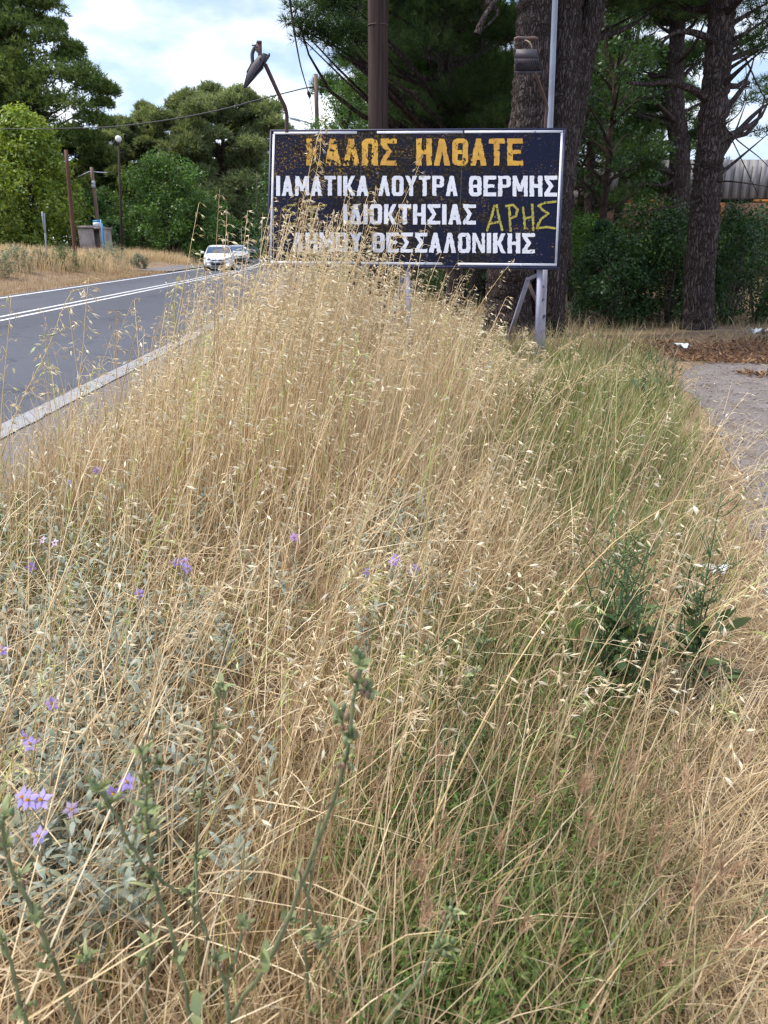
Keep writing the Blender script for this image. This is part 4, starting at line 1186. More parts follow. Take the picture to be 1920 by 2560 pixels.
def broadleaf(label, base, H, R_, rs, n_puffs=50, per=140, leaf=.22, pal=None, z0=.6, trunk_r=.15, name='broadleaf_tree', cat='tree', prof=None, group=None, puff_r=(.20, .34), squash=(1, 1), stems=1, flat=.7, aspect=.55, shell=.45):
    base = np.array(base, float)
    o = thing(name, label, cat, base, group)
    gt, gc = Geo(), Geo()
    prof = prof or (lambda t: math.sin(math.pi * min(1, .22 + t * .76)) ** .6)
    tp = base + [0, 0, H * .85]
    for s_ in range(stems):
        tip = tp + rs.normal(size=3) * [R_ * .25, R_ * .25, 0] * (stems > 1)
        path = limb(base + [0, 0, -.1], tip, rs, 0, 7)
        gt.tube(path, trunk_r * np.linspace(1, .2, 7), 8)
    for i in range(n_puffs):
        t = (i + .5) / n_puffs; z = base[2] + z0 + (H - z0) * t
        a = i * 2.4 + rs.uniform(-.6, .6); rr = R_ * prof(t) * math.sqrt(rs.uniform(.1, 1.0)); pr = R_ * rs.uniform(*puff_r)
        c = np.array([base[0] + rr * math.cos(a) * squash[0], base[1] + rr * math.sin(a) * squash[1], z])
        zl = max(base[2] + .15 * z0, z - .5 * rr - .2)
        gt.tube(limb(base + (tp - base) * min(.95, (zl - base[2]) / (H * .85)), c, rs, -.05), trunk_r * np.array([.35, .28, .2, .12, .05]), 5, cap=False)
        n = int(per * rs.uniform(.7, 1.3))
        u = unit(rs.normal(size=(n, 3)))
        pos = c + u * pr * (rs.random((n, 1)) ** shell) * np.array([1, 1, flat])
        nr = unit(u * .6 + np.array([0, 0, .7]) + .6 * rs.normal(size=(n, 3)))
        ax = unit(np.cross(nr, rs.normal(size=(n, 3))) + np.array([0, 0, -.25])); sd = unit(np.cross(nr, ax))
        L_ = leaf * rs.uniform(.6, 1.25, (n, 1)); w = L_ * aspect
        V = np.stack([pos, pos + ax * L_ * .5 + sd * w * .5, pos + ax * L_, pos + ax * L_ * .5 - sd * w * .5], 1)
        c_ = pick(pal, n, .14, rs) * rs.uniform(.85, 1.18)
        gc.add(V, np.arange(n)[:, None] * 4 + [[0, 1, 2, 3]], col=np.repeat(c_, 4, 0))
    gt.build('trunk' if cat == 'tree' else 'stem', M['bark_far'] if cat == 'tree' else M['twig'], o, smooth=True)
    gc.build('crown' if cat == 'tree' else 'foliage', M['broad'], o)
    return o

def gpos(xd, depth, z=None):
    p = at(xd, 540, depth); p[2] = hgt(p[0], p[1]) if z is None else z
    return p
def top_z(yd, depth): return at(830, yd, depth)[2]
LIME = np.array([[.165, .245, .036], [.22, .30, .050], [.12, .195, .032], [.28, .345, .080]])
MIDG = np.array([[.062, .140, .032], [.082, .170, .036], [.048, .110, .028], [.125, .225, .052]])
DARKG = np.array([[.028, .066, .025], [.038, .086, .030], [.052, .106, .034], [.022, .050, .022]])

rs = np.random.default_rng(21)
# --- far side of the road
b = gpos(45, 76)
ex = [(at(205, 195, 75.0), 1.68), (at(228, 200, 75.0), 1.23), (at(222, 228, 75.0), 1.01), (at(180, 170, 75.0), 1.90), (at(150, 130, 76.0), 1.57), (at(160, 110, 76.0), 1.01), (at(100, 20, 76.0), 1.79), (at(120, 60, 76.0), 0.90), (at(60, 0, 76.0), 2.02), (at(30, 60, 74.0), 2.13), (at(110, 90, 74.0), 1.68), (at(60, 130, 73.0), 2.24), (at(120, 170, 73.0), 2.13), (at(20, 190, 73.0), 2.24), (at(80, 220, 72.5), 2.46), (at(150, 235, 73.0), 2.24), (at(200, 265, 74.0), 1.68), (at(30, 280, 72.0), 2.46), (at(130, 300, 73.0), 2.24), (at(190, 310, 74.0), 1.90), (at(215, 340, 75.0), 1.68)]
pine('tallest pine, dark and layered, at the far side of the road on the left', b, 27, 6.6, 5.0, .5, rs, n_puffs=95, per=210, L_=.36, w=.085, k=5, pal=PINE_FAR * [1.0, 1.0, .95], prof=lambda t: (1 - t * .55) * (.75 + .25 * math.sin(t * 19)), puff_r=(.22, .36), extra=ex)
b = gpos(-75, 82); pine('dark pine at the very edge of the view beside the tallest pine', b, 21, 5.5, 4, .4, rs, n_puffs=45, per=170, L_=.42, w=.10, pal=PINE_FAR)
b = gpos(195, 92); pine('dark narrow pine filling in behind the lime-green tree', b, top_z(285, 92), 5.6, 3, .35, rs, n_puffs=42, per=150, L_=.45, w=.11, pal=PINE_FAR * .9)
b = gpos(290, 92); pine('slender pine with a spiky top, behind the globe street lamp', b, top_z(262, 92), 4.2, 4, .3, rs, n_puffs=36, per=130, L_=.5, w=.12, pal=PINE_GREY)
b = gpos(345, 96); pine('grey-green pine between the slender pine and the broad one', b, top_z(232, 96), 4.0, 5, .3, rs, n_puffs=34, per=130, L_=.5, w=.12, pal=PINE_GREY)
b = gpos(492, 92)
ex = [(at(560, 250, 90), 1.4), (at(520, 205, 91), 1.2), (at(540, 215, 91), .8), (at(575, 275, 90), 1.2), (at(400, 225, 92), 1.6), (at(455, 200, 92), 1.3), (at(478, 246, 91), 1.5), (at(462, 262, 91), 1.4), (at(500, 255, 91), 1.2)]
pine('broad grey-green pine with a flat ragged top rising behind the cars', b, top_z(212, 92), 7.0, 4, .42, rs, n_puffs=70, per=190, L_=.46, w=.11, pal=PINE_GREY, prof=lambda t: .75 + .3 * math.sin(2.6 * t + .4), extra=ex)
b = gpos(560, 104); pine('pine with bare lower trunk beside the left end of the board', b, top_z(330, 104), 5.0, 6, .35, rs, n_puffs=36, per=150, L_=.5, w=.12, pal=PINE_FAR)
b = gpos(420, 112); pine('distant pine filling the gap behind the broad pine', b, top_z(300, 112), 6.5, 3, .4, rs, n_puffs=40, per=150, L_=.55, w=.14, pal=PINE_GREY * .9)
b = gpos(250, 108); pine('distant dark pine low behind the street lamp', b, top_z(340, 108), 6.5, 2, .4, rs, n_puffs=40, per=140, L_=.55, w=.14, pal=PINE_FAR)
b = gpos(82, 62.8)
broadleaf('lime-green leafy tree with pale young leaves behind the leaning pole', b, top_z(264, 62.8), 4.6, rs, n_puffs=95, per=210, leaf=.32, pal=LIME, z0=.6, prof=lambda t: (1 - t) ** .55 * .95 + .07, puff_r=(.17, .30))
b = gpos(-25, 58); broadleaf('leafy mid-green tree cut off by the edge of the view', b, top_z(352, 58), 3.4, rs, n_puffs=40, per=160, leaf=.27, pal=LIME * .85, z0=.5)
b = gpos(215, 72); broadleaf('small bushy tree behind the bus stop sign', b, top_z(428, 72), 2.4, rs, n_puffs=34, per=140, leaf=.24, pal=MIDG, z0=.3)
b = gpos(245, 69); broadleaf('rounded dark shrub just past the bus stop pole', b, top_z(490, 69), 1.5, rs, n_puffs=24, per=150, leaf=.20, pal=DARKG * 1.6, z0=.2, name='shrub', cat='shrub', stems=4, trunk_r=.05)
b = gpos(372, 72)
broadleaf('wide fresh-green tree bulging over the far verge behind the white hatchback', b, top_z(352, 72), 4.6, rs, n_puffs=80, per=210, leaf=.25, pal=MIDG, z0=.5, prof=lambda t: math.sin(math.pi * (.25 + .7 * t)) ** .7, puff_r=(.18, .30), squash=(1, .8))
b = gpos(440, 76); broadleaf('dark lower tree leaning over the road above the queue of cars', b, top_z(418, 76), 3.6, rs, n_puffs=50, per=180, leaf=.23, pal=MIDG * .75, z0=.3)
b = gpos(300, 82); broadleaf('pale green tree showing between the pines above the wide tree', b, top_z(385, 82), 3.8, rs, n_puffs=45, per=150, leaf=.26, pal=MIDG * [1.2, 1.05, 1.2], z0=1)
b = gpos(505, 100); broadleaf('low dark tree on the bend behind the silver sedan', b, top_z(465, 100), 4.6, rs, n_puffs=45, per=170, leaf=.30, pal=DARKG * 1.2, z0=.2)
b = gpos(552, 118); broadleaf('dark tree closing the view at the bend of the road', b, top_z(425, 118), 5.6, rs, n_puffs=50, per=160, leaf=.36, pal=DARKG, z0=.2)
b = gpos(600, 108); broadleaf('dark roadside tree on the inside of the bend', b, top_z(400, 108), 5.0, rs, n_puffs=50, per=160, leaf=.34, pal=DARKG, z0=.2)
b = gpos(525, 78); broadleaf('small yellow-green sapling behind the silver sedan', at(541, 540, 104) * [1, 1, 0], top_z(505, 104), .9, rs, n_puffs=16, per=70, leaf=.26, pal=LIME * 1.15, z0=.2, name='sapling', cat='shrub', trunk_r=.04)
for i, (xd, dep, yt, lab) in enumerate(((30, 74, 400, 'dark evergreen shrub under the tallest pine'), (130, 72, 430, 'dark shrub in the shade behind the leaning pole'), (265, 90, 440, 'dark shrub behind the foot of the street lamp'), (330, 104, 430, 'dark thicket shrub under the slender pine'), (-60, 62, 420, 'dark shrub at the edge of the view under the pines'), (460, 112, 430, 'dark thicket shrub under the broad pine'))):
    broadleaf(lab, gpos(xd, dep), top_z(yt, dep), 5.0, rs, n_puffs=40, per=130, leaf=.38, pal=DARKG * 1.1, z0=.1, name='shrub', cat='shrub', stems=3, trunk_r=.1)
# grey-green bushes along the far edge of the road
SILV = np.array([[.17, .20, .15], [.21, .24, .19], [.13, .17, .10], [.24, .26, .23]])
for xd, yd, wd, lab, pal in ((8, 612, .95, 'grey-leaved bush at the far kerb nearest the edge of the view', SILV), (52, 604, 1.0, 'silvery bush with pale tops at the far road edge', SILV), (98, 598, .75, 'small grey bush in the middle of the row at the far kerb', SILV * .85), (148, 596, 1.1, 'greenest bush of the row at the far kerb', SILV * [.65, .85, .5]), (208, 592, .8, 'dull grey-green bush before the last one of the far row', SILV * [.8, .9, .7]), (252, 586, 1.25, 'largest lavender-grey bush at the far end of the row', SILV * [1.02, 1, 1.05]), (306, 583, .7, 'faint grey bush beside the lay-by', SILV * .9)):
    b = on_ground(xd, yd); b[0] -= .15; b[2] = hgt(b[0], b[1])
    broadleaf(lab, b, .95 * wd + .15, .85 * wd, rs, n_puffs=26, per=90, leaf=.085, pal=pal, z0=.05, name='grey_bush', cat='shrub', group='grey bushes along the far kerb', stems=5, trunk_r=.015, aspect=.4, flat=.9)

# --- near side of the road: pines, trunks and undergrowth of the grove behind the board
rs = np.random.default_rng(33)
def trunk_path(pts): return smooth_poly([at(*p) for p in pts], 6)
def near_pine(label, trunks, puffs, rs, per=240, k=9, L_=.17, w=.011, pal=PINE_NEAR, limbs=(), flat=.62, root_n=14, mat_=None):
    base = at(*trunks[0][0][0]); base[2] = hgt(base[0], base[1])
    o = thing('pine_tree', label, 'tree', base)
    gt, gc = Geo(), Geo()
    spines = []
    for pts, r0, r1 in trunks:
        p = trunk_path(pts)
        if spines == []: p[0, 2] = min(p[0, 2], -.15)
        rr = np.linspace(r0, r1, len(p))
        if spines == []: rr[:3] *= [1.28, 1.12, 1.04]
        t_ = np.linspace(0, 1, len(p) * 3); src = np.linspace(0, 1, len(p))
        pp = np.stack([np.interp(t_, src, p[:, i]) for i in range(3)], 1)
        gt.tube(pp, np.interp(t_, src, rr) * (1 + .035 * rs.normal(size=len(pp))), 22, rough=.045, rs=rs)
        spines.append((p, rr))
    for pts, r0 in limbs:
        p = trunk_path(pts); gt.tube(p, np.linspace(r0, r0 * .25, len(p)), 7, cap=False)
    P0, r0 = spines[0]
    for c, pr in puffs:
        c = np.array(c, float)
        zl = np.clip(c[2] - .35 * np.hypot(c[0] - P0[-1, 0], c[1] - P0[-1, 1]), 1.2, P0[-1, 2])
        s = [np.interp(zl, P0[:, 2], P0[:, i]) for i in range(3)]
        gt.tube(limb(s, c, rs, .06, 6), np.array([.07, .055, .042, .03, .018, .008]) * (r0[0] / .3) ** .5, 5, cap=False)
        n = int(per * (pr / .8) ** 1.6 * rs.uniform(.8, 1.2)) + 6
        nt = max(3, n // 26)                                   # twigs inside the clump
        tw = c + unit(rs.normal(size=(nt, 3))) * pr * .9 * rs.random((nt, 1)) ** .5 * [1, 1, flat]
        for q in tw[:10]: gt.tube([c, (c + q) / 2 + rs.normal(size=3) * .05, q], [.012, .008, .004], 4, cap=False)
        pos, u = puff_points(c, pr, n, rs, flat)
        needle_tufts(gc, pos, unit(u + [0, 0, .25]), k, L_, w, pal, rs, .7, rs.uniform(.8, 1.25) * np.ones(n))
    gt.build('trunk', mat_ or M['bark'], o, smooth=True)
    gc.build('crown', M['needle'], o)
    return o

def cloud(n, x0, x1, y0, y1, d0, d1, r0, r1, rs):
    return [(at(rs.uniform(x0, x1), rs.uniform(y0, y1), rs.uniform(d0, d1)), rs.uniform(r0, r1)) for _ in range(n)]

# thick double-stemmed pine right behind the board
near_pine('massive forked pine with thick furrowed trunks right behind the right end of the board',
          [([(1098, 716, 14.4), (1102, 600, 14.4), (1118, 450, 14.45), (1143, 280, 14.5), (1152, 120, 14.5), (1158, -30, 14.5), (1166, -420, 14.5), (1172, -900, 14.6)], .43, .22),
           ([(1180, 716, 14.55), (1186, 600, 14.55), (1200, 450, 14.6), (1214, 280, 14.7), (1222, 120, 14.8), (1226, -30, 14.9), (1230, -420, 15), (1235, -800, 15.2)], .34, .20),
           ([(1200, 460, 14.75), (1232, 290, 14.8), (1258, 140, 14.9), (1288, 0, 15.0), (1350, -300, 15.2), (1400, -600, 15.6)], .22, .15)],
          cloud(34, 900, 1620, -620, -130, 12.5, 17.5, .7, 1.3, rs) + cloud(10, 1250, 1480, -150, 60, 15.5, 18, .5, .9, rs), rs, per=170,
          limbs=[([(1040, -20, 13.8), (1060, 10, 13.7), (1075, 30, 13.6), (1035, 70, 13.4)], .05), ([(1030, 75, 13.4), (1050, 30, 13.5), (1100, -40, 14)], .06)])
# pine whose boughs reach over the left end of the sky
sp_ = [(at(700, 30, 15), .34), (at(668, 55, 14.8), .26), (at(640, 22, 14.8), .24), (at(655, 85, 14.9), .22), (at(690, 75, 14.9), .30), (at(715, 100, 15), .32), (at(735, 70, 15), .40), (at(740, 125, 15.2), .26), (at(722, 10, 15), .40), (at(690, -20, 15), .42), (at(770, 20, 15.2), .55), (at(765, 90, 15.2), .45), (at(625, 50, 14.7), .13), (at(650, 62, 14.7), .15)]
near_pine('dark bushy pine behind the board whose boughs reach out over the open sky',
          [([(985, 700, 18.5), (985, 600, 18.5), (975, 420, 18.5), (965, 200, 18.5), (955, 0, 18.5), (945, -350, 18.5)], .26, .10)],
          cloud(44, 800, 1100, -160, 300, 16.5, 20.5, .55, .95, rs) + sp_ + cloud(14, 660, 1050, -420, -60, 15, 20, .6, 1.0, rs), rs, per=300, L_=.15, w=.009, k=9)
near_pine('second dark pine standing just behind the brown utility pole',
          [([(1030, 690, 22), (1032, 560, 22), (1035, 300, 22), (1040, 0, 22), (1040, -300, 22)], .24, .10)],
          cloud(46, 770, 1120, -140, 330, 20.5, 26, .8, 1.35, rs), rs, per=300, L_=.22, w=.016, k=8, pal=PINE_NEAR * [1.25, 1.3, 1.1])
near_pine('slim pine between the thick forked pine and the right-hand trunk, with loose lower boughs',
          [([(1465, 700, 27), (1466, 470, 27), (1468, 330, 27), (1458, 220, 27), (1462, 90, 27), (1470, -100, 27), (1475, -330, 27)], .40, .16)],
          cloud(16, 1300, 1420, 120, 430, 24, 29, .6, 1.1, rs) + cloud(20, 1290, 1600, -250, 60, 24, 30, .8, 1.3, rs) + cloud(8, 1400, 1560, 230, 420, 26, 29, .35, .7, rs), rs, per=200, L_=.24, w=.016, k=8,
          limbs=[([(1466, 300, 27), (1420, 310, 26.8), (1370, 300, 26.5)], .08), ([(1466, 380, 27), (1430, 400, 26.5), (1380, 395, 26)], .08), ([(1464, 180, 27), (1500, 140, 27), (1530, 120, 27)], .08), ([(1468, 250, 27), (1510, 225, 27), (1550, 215, 27)], .06)])
near_pine('tall leaning pine trunk with a crooked bare bough, standing alone beside the path',
          [([(1506, 722, 15.4), (1512, 600, 15.4), (1521, 480, 15.4), (1528, 385, 15.4), (1534, 330, 15.4), (1545, 200, 15.45), (1557, 60, 15.5), (1562, -40, 15.5), (1575, -400, 15.5), (1590, -800, 15.6)], .285, .20)],
          cloud(26, 1330, 1800, -560, -90, 13.5, 17.5, .6, 1.1, rs) + cloud(6, 1440, 1560, -60, 50, 16, 18, .35, .6, rs) + cloud(7, 1590, 1690, -40, 130, 14.5, 17, .25, .5, rs) + cloud(6, 1600, 1680, 170, 330, 17, 19, .2, .36, rs), rs, per=200, L_=.15, w=.009,
          limbs=[([(1540, 220, 15.4), (1500, 196, 15.2), (1450, 178, 15.0), (1395, 182, 14.8), (1355, 178, 14.7)], .085), ([(1548, 90, 15.4), (1495, 70, 15.2), (1455, 72, 15), (1425, 98, 14.9)], .07),
                 ([(1560, 95, 15.5), (1610, 72, 15.2), (1665, 35, 15)], .05), ([(1558, 160, 15.5), (1620, 120, 15.2), (1690, 80, 15)], .04), ([(1555, 80, 15.4), (1600, 110, 15), (1640, 190, 14.8), (1668, 240, 14.7)], .022),
                 ([(1545, 250, 15.4), (1590, 300, 15), (1640, 340, 14.8), (1670, 372, 14.7)], .016), ([(1540, 330, 15.4), (1575, 300, 15.1), (1625, 285, 14.9), (1670, 270, 14.8)], .02), ([(1530, 395, 15.4), (1580, 392, 15.1), (1670, 405, 14.9)], .022),
                 ([(1528, 420, 15.4), (1490, 440, 15), (1400, 455, 14.6), (1330, 465, 14.4)], .018), ([(1532, 350, 15.4), (1490, 355, 15.1), (1420, 340, 14.9)], .02), ([(1545, 280, 15.4), (1600, 240, 15.0), (1612, 160, 14.8), (1600, 90, 14.7)], .014), ([(1550, 240, 15.3), (1595, 330, 14.9), (1660, 470, 14.6)], .016)])
for i, (xd, dep, H, lab, n_, R_) in enumerate(((1330, 36, 12, 'distant pine deep in the grove left of the slim pine', 30, 4.0), (1265, 31, 12, 'distant pine deep in the grove just past the forked trunk', 44, 3.6), (1150, 34, 13, 'pine deep in the grove hidden mostly by the board', 44, 4.5), (900, 40, 13, 'pine deep in the grove behind the utility pole', 46, 5), (1720, 30, 11, 'pine at the right edge of the view by the low building', 34, 3.2), (1400, 52, 11, 'farthest pine of the grove showing sky through its crown', 30, 4.5), (1010, 52, 15, 'far pine closing the view behind the board', 46, 6), (1230, 50, 13, 'far pine closing the view right of the forked trunk', 46, 6))):
    b = gpos(xd if xd < 1700 else 1830, dep, 0.0)
    pine(lab, b, H, R_, 1.6 if xd < 1200 else 3.6, .22, rs, n_puffs=n_ if xd < 1200 else int(n_ * .6), per=230 if xd < 1200 else 120, L_=.28, w=.03, k=6, pal=PINE_NEAR * 1.25, puff_r=(.17, .28), tmat=M['bark'])
# young thin trunks
for xd, yb, dep, r_, lab in ((1243, 640, 23, .10, 'thin dark young trunk standing in dry grass just right of the forked pine'), (1295, 660, 20, .13, 'thin young trunk at the left edge of the dark shrubs')):
    b = gpos(xd, dep, 0)
    broadleaf(lab, b, 6.5, 1.5, rs, n_puffs=26, per=110, leaf=.11, pal=DARKG * 1.1, z0=3.0, trunk_r=r_, name='young_tree')
# undergrowth
for xd, dep, H, R_, pal, lf, lab in (
        (1330, 16.6, 1.7, 1.0, DARKG * 1.1, .085, 'dark leafy shrub left of the leaning pine trunk, lowest of the thicket'),
        (1400, 17.6, 2.35, 1.2, MIDG * .72, .09, 'taller fresh green shrub in the thicket left of the leaning trunk'),
        (1455, 16.8, 2.2, 1.0, DARKG, .085, 'dark shrub touching the left side of the leaning trunk'),
        (1300, 19.0, 2.0, .55, MIDG * .55 + [0, .01, .02], .09, 'bluish green sapling shrub beside the forked pine'),
        (1590, 17.0, 2.3, 1.15, DARKG * 1.05, .085, 'dark shrub right of the leaning trunk'),
        (1655, 18.0, 2.2, 1.2, DARKG * 1.25, .09, 'leafy shrub at the right edge in front of the low building'),
        (1560, 22.0, 2.0, 1.2, MIDG * .6, .10, 'shrub behind the leaning trunk below the orange trim'),
        (1265, 26.0, 2.3, 1.0, MIDG * 1.1, .11, 'bright green shrub glimpsed past the forked trunk'),
        (900, 25.0, 2.4, 1.8, DARKG, .11, 'dark shrub low under the board between its posts'),
        (1050, 23.0, 2.0, 1.4, DARKG * 1.1, .11, 'dark shrub under the board beside the forked pine'),
        (1400, 30.0, 1.8, 1.6, DARKG * .9, .14, 'deep shade shrub behind the thicket')):
    b = gpos(xd, dep, None)
    broadleaf(lab, b, H, R_, rs, n_puffs=34, per=210, leaf=lf, pal=pal, z0=.15, name='shrub', cat='shrub', stems=5, trunk_r=.03, aspect=.5, flat=.8, puff_r=(.26, .42))
b = gpos(752, 29, 0)
broadleaf('bright green bushy tree rising over the left part of the board beside the far pole', b, top_z(190, 29), 2.1, rs, n_puffs=46, per=240, leaf=.12, pal=MIDG * .95, z0=.5, prof=lambda t: math.sin(math.pi * (.25 + .72 * t)) ** .8, aspect=.4)
b = gpos(700, 33.5, 0)
broadleaf('small bushy tree round the foot of the far pole', b, top_z(262, 33.5), 1.5, rs, n_puffs=28, per=170, leaf=.14, pal=MIDG * .9, z0=.4, aspect=.4)
b = gpos(640, 60, 0); broadleaf('dark roadside shrub behind the left end of the board', b, top_z(330, 60), 4, rs, n_puffs=40, per=170, leaf=.24, pal=DARKG * 1.2, z0=.2, name='shrub', cat='shrub', stems=4, trunk_r=.08)

# ------------------------------------------------------------------ grass and dry stalks
def sample(n, y0, y1, rs, spread=(.62, .8), p=1.0, xlim=None):
    u = rs.random(n)
    y = y0 * (y1 / y0) ** u if p == 1 else (y0 ** (1 - p) + u * (y1 ** (1 - p) - y0 ** (1 - p))) ** (1 / (1 - p))
    x = (rs.random(n) * 2 - 1) * (spread[0] * y + spread[1])
    return x, y
def verge(x, y, rs, soft=.12):
    xl = -2.42 + .10 * np.sin(y * 2.1) + .07 * np.sin(y * 5.3)
    m = (x > xl + soft * np.abs(rs.normal(size=len(x)))) & (x < xr(y) + .14 * rs.normal(size=len(x)))
    return m
def vnoise(x, y, s, seed):
    r_ = np.random.default_rng(seed); out = np.zeros(len(x))
    for i in range(5):
        a = r_.uniform(0, 6.28); f = s * r_.uniform(.6, 1.9)
        out += np.sin((x * math.cos(a) + y * math.sin(a)) * f + r_.uniform(0, 6.28))
    return out / 3.2
def base3(x, y, dz=-.01): return np.stack([x, y, hgt(x, y) + dz], 1)
def stuff(g, name, m, label, cat): return tag(g.build(name, m), label, cat, kind='stuff')

rs = np.random.default_rng(41)
def right_zone(x, y): return sm(.11, .22, x / (y + .4)) * sm(2.9, 4.4, y)
def night_zone(x, y): return np.maximum(sm(-.10, -.22, x / (y + .35)) * sm(1.2, 1.5, y) * sm(4.3, 3.7, y), .7 * ((np.abs(y - 3.5) < .5) & (x > -.8) & (x < .4)))
def low_green(x, y): return sm(-.04, .06, x / (y + .5)) * sm(2.9, 2.3, y) * sm(.42, .30, x / (y + .5))
def rim(x, y): return .35 + .65 * sm(.0, .75, xr(y) - x)
# 1. matted dead grass over the whole verge
g = Geo()
x, y = sample(95000, .75, 13, rs, p=.75); m_ = verge(x, y, rs, .05) & (rs.random(len(x)) < 1 - .62 * right_zone(x, y) - .35 * night_zone(x, y)); x, y = x[m_], y[m_]
m_ = rs.random(len(x)) < .80 + .55 * vnoise(x, y, 3.2, 71); x, y = x[m_], y[m_]; n = len(x)
tone = np.clip(1 + .22 * vnoise(x, y, 1.3, 5), .6, 1.4)[:, None]
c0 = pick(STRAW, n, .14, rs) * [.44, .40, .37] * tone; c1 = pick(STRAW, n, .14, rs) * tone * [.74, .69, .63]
b = base3(x, y); b[:, 2] += rs.random(n) ** 2 * .10
h = rs.uniform(.10, .34, n) * (1 + .04 * y) * rim(x, y)
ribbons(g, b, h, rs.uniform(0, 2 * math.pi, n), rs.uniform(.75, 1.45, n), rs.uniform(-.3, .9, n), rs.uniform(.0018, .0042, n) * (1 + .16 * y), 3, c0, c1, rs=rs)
stuff(g, 'matted_grass', M['straw'], 'matted dead tan grass covering the verge between road and path', 'grass')

# 2. upright dry grass, knee high
g = Geo()
x, y = sample(66000, .9, 13, rs, p=.75); m_ = verge(x, y, rs); x, y = x[m_], y[m_]
dens = (1 - .75 * np.exp(-((x - .86) ** 2 + ((y - 2.2) * .8) ** 2) / .11)) * (1 - .55 * sm(4.6, 3.0, y)) * (1 - .55 * night_zone(x, y)) * (1 - .60 * low_green(x, y)) * (.62 - .46 * right_zone(x, y) + .30 * vnoise(x, y, 3.6, 73) + .35 * vnoise(x, y, 1.7, 9) + .25 * (x < .10 * y))
m_ = rs.random(len(x)) < dens; x, y = x[m_], y[m_]; n = len(x)
tall = sm(2.2, 5.0, y) * sm(.16, -.04, x / (y + .5))
h = rs.uniform(.22, .52, n) * (1 + .75 * tall) * (1 - .18 * sm(4.2, 2.8, y)) * rim(x, y) * (1 + .34 * vnoise(x, y, 2.3, 79)) * (1 - .25 * night_zone(x, y))
az = rs.normal(.1, 1.4, n)
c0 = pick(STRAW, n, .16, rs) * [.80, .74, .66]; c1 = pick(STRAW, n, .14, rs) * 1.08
old = rs.random(n) < .16; c0[old] *= [.50, .46, .44]; c1[old] *= [.52, .47, .44]
pale = rs.random(n) < .16; c1[pale] = c1[pale] * [1.18, 1.22, 1.32]
fresh = rs.random(n) < .07; c0[fresh] = c0[fresh] * [.62, .82, .45]; c1[fresh] = c1[fresh] * [.72, .92, .55]
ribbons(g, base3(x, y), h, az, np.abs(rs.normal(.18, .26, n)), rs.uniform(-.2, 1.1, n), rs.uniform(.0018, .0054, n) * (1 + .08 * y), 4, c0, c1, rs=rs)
# lodged and broken straws lying across the others
x, y = sample(9500, .9, 9, rs, p=.8); m_ = verge(x, y, rs); x, y = x[m_], y[m_]
m_ = rs.random(len(x)) < np.clip((.45 + .8 * vnoise(x, y, 1.8, 101)) * (1 - .5 * right_zone(x, y)), 0, 1); x, y = x[m_], y[m_]; n = len(x)
b = base3(x, y); b[:, 2] += rs.random(n) * .30 * rim(x, y)
c0 = pick(STRAW, n, .12, rs); ribbons(g, b, rs.uniform(.25, .75, n), rs.normal(.3, 1.6, n), rs.uniform(.75, 1.5, n), rs.uniform(-.5, .5, n), rs.uniform(.0022, .0046, n) * (1 + .06 * y), 4, c0 * .95, c0 * 1.12, 'stem', rs=rs)
stuff(g, 'dry_grass', M['straw'], 'knee-high dry straw-coloured grass standing all over the verge', 'grass')

# 3. wild oats: field of thin stalks with hanging husks
g = Geo()
def field(n, y0, y1, fmask, hh, lean_m, curve, size, ns, sw, green=.12, top=.30):
    x, y = sample(n, y0, y1, rs); m_ = verge(x, y, rs); x, y = x[m_], y[m_]
    m_ = rs.random(len(x)) < fmask(x, y) * (1 - .8 * np.exp(-((x - .82) ** 2 + (y - 2.05) ** 2) / .12)); x, y = x[m_], y[m_]; n = len(x)
    h = hh(x, y) * rs.uniform(.72, 1.18, n) * (.35 + .65 * rim(x, y))
    az = rs.normal(.05, .65, n)
    oats(g, base3(x, y), h, az, np.clip(rs.normal(lean_m, .11, n), -.05, .8), rs.uniform(*curve, n), rs, ns=ns, stem_w=sw, size=size, green=green, top=top)
tallmask = lambda x, y: sm(.22, .08, x / y) * (.50 + .75 * vnoise(x, y, 1.6, 13)) * (.10 + .90 * sm(-2.1, -.9, x))
field(3900, 3.2, 8.5, tallmask, lambda x, y: 1.18 - .60 * sm(.03, .17, x / y) + .16 * sm(4, 7, y) + .10 * vnoise(x, y, 1.0, 3) - .10 * sm(-1.2, -2.2, x), .17, (-.05, .5), 1.30, (6, 12), .0033, .10, .26)
field(2000, 6.5, 12.2, lambda x, y: (.45 + .6 * vnoise(x, y, 1.4, 17)) * sm(.26, .10, x / y) * (.12 + .88 * sm(-2.2, -1.0, x)), lambda x, y: 1.02 - .50 * sm(.02, .20, x / y), .28, (.1, .9), 1.42, (8, 14), .0034, .12, .28)
field(700, 1.5, 4.2, lambda x, y: .42 + .5 * vnoise(x, y, 2.4, 19) - .30 * sm(.0, .35, x / y), lambda x, y: .62 + .16 * sm(2, 4, y), .20, (.1, .8), 1.05, (6, 13), .0018)
field(420, 2.6, 9.0, lambda x, y: sm(.05, .2, x / y) * (.5 + .6 * vnoise(x, y, 2.0, 91)), lambda x, y: .60 + 0 * x, .38, (.3, 1.2), 1.0, (7, 13), .0014, .35)
field(2300, 4.3, 6.6, lambda x, y: np.exp(-((x + .60) / .40) ** 2), lambda x, y: 1.62 + 0 * x, .14, (.0, .45), 1.45, (11, 18), .0034, .05, .38)
field(1000, 1.25, 4.0, lambda x, y: .55 + .35 * vnoise(x, y, 2.6, 83), lambda x, y: .72 + .10 * y, .26, (-.05, .35), 1.0, (1, 6), .0024, .10, .2)
stuff(g, 'wild_oats', M['straw'], 'tall dry wild oats with pale hanging husks along the road side of the verge', 'grass')

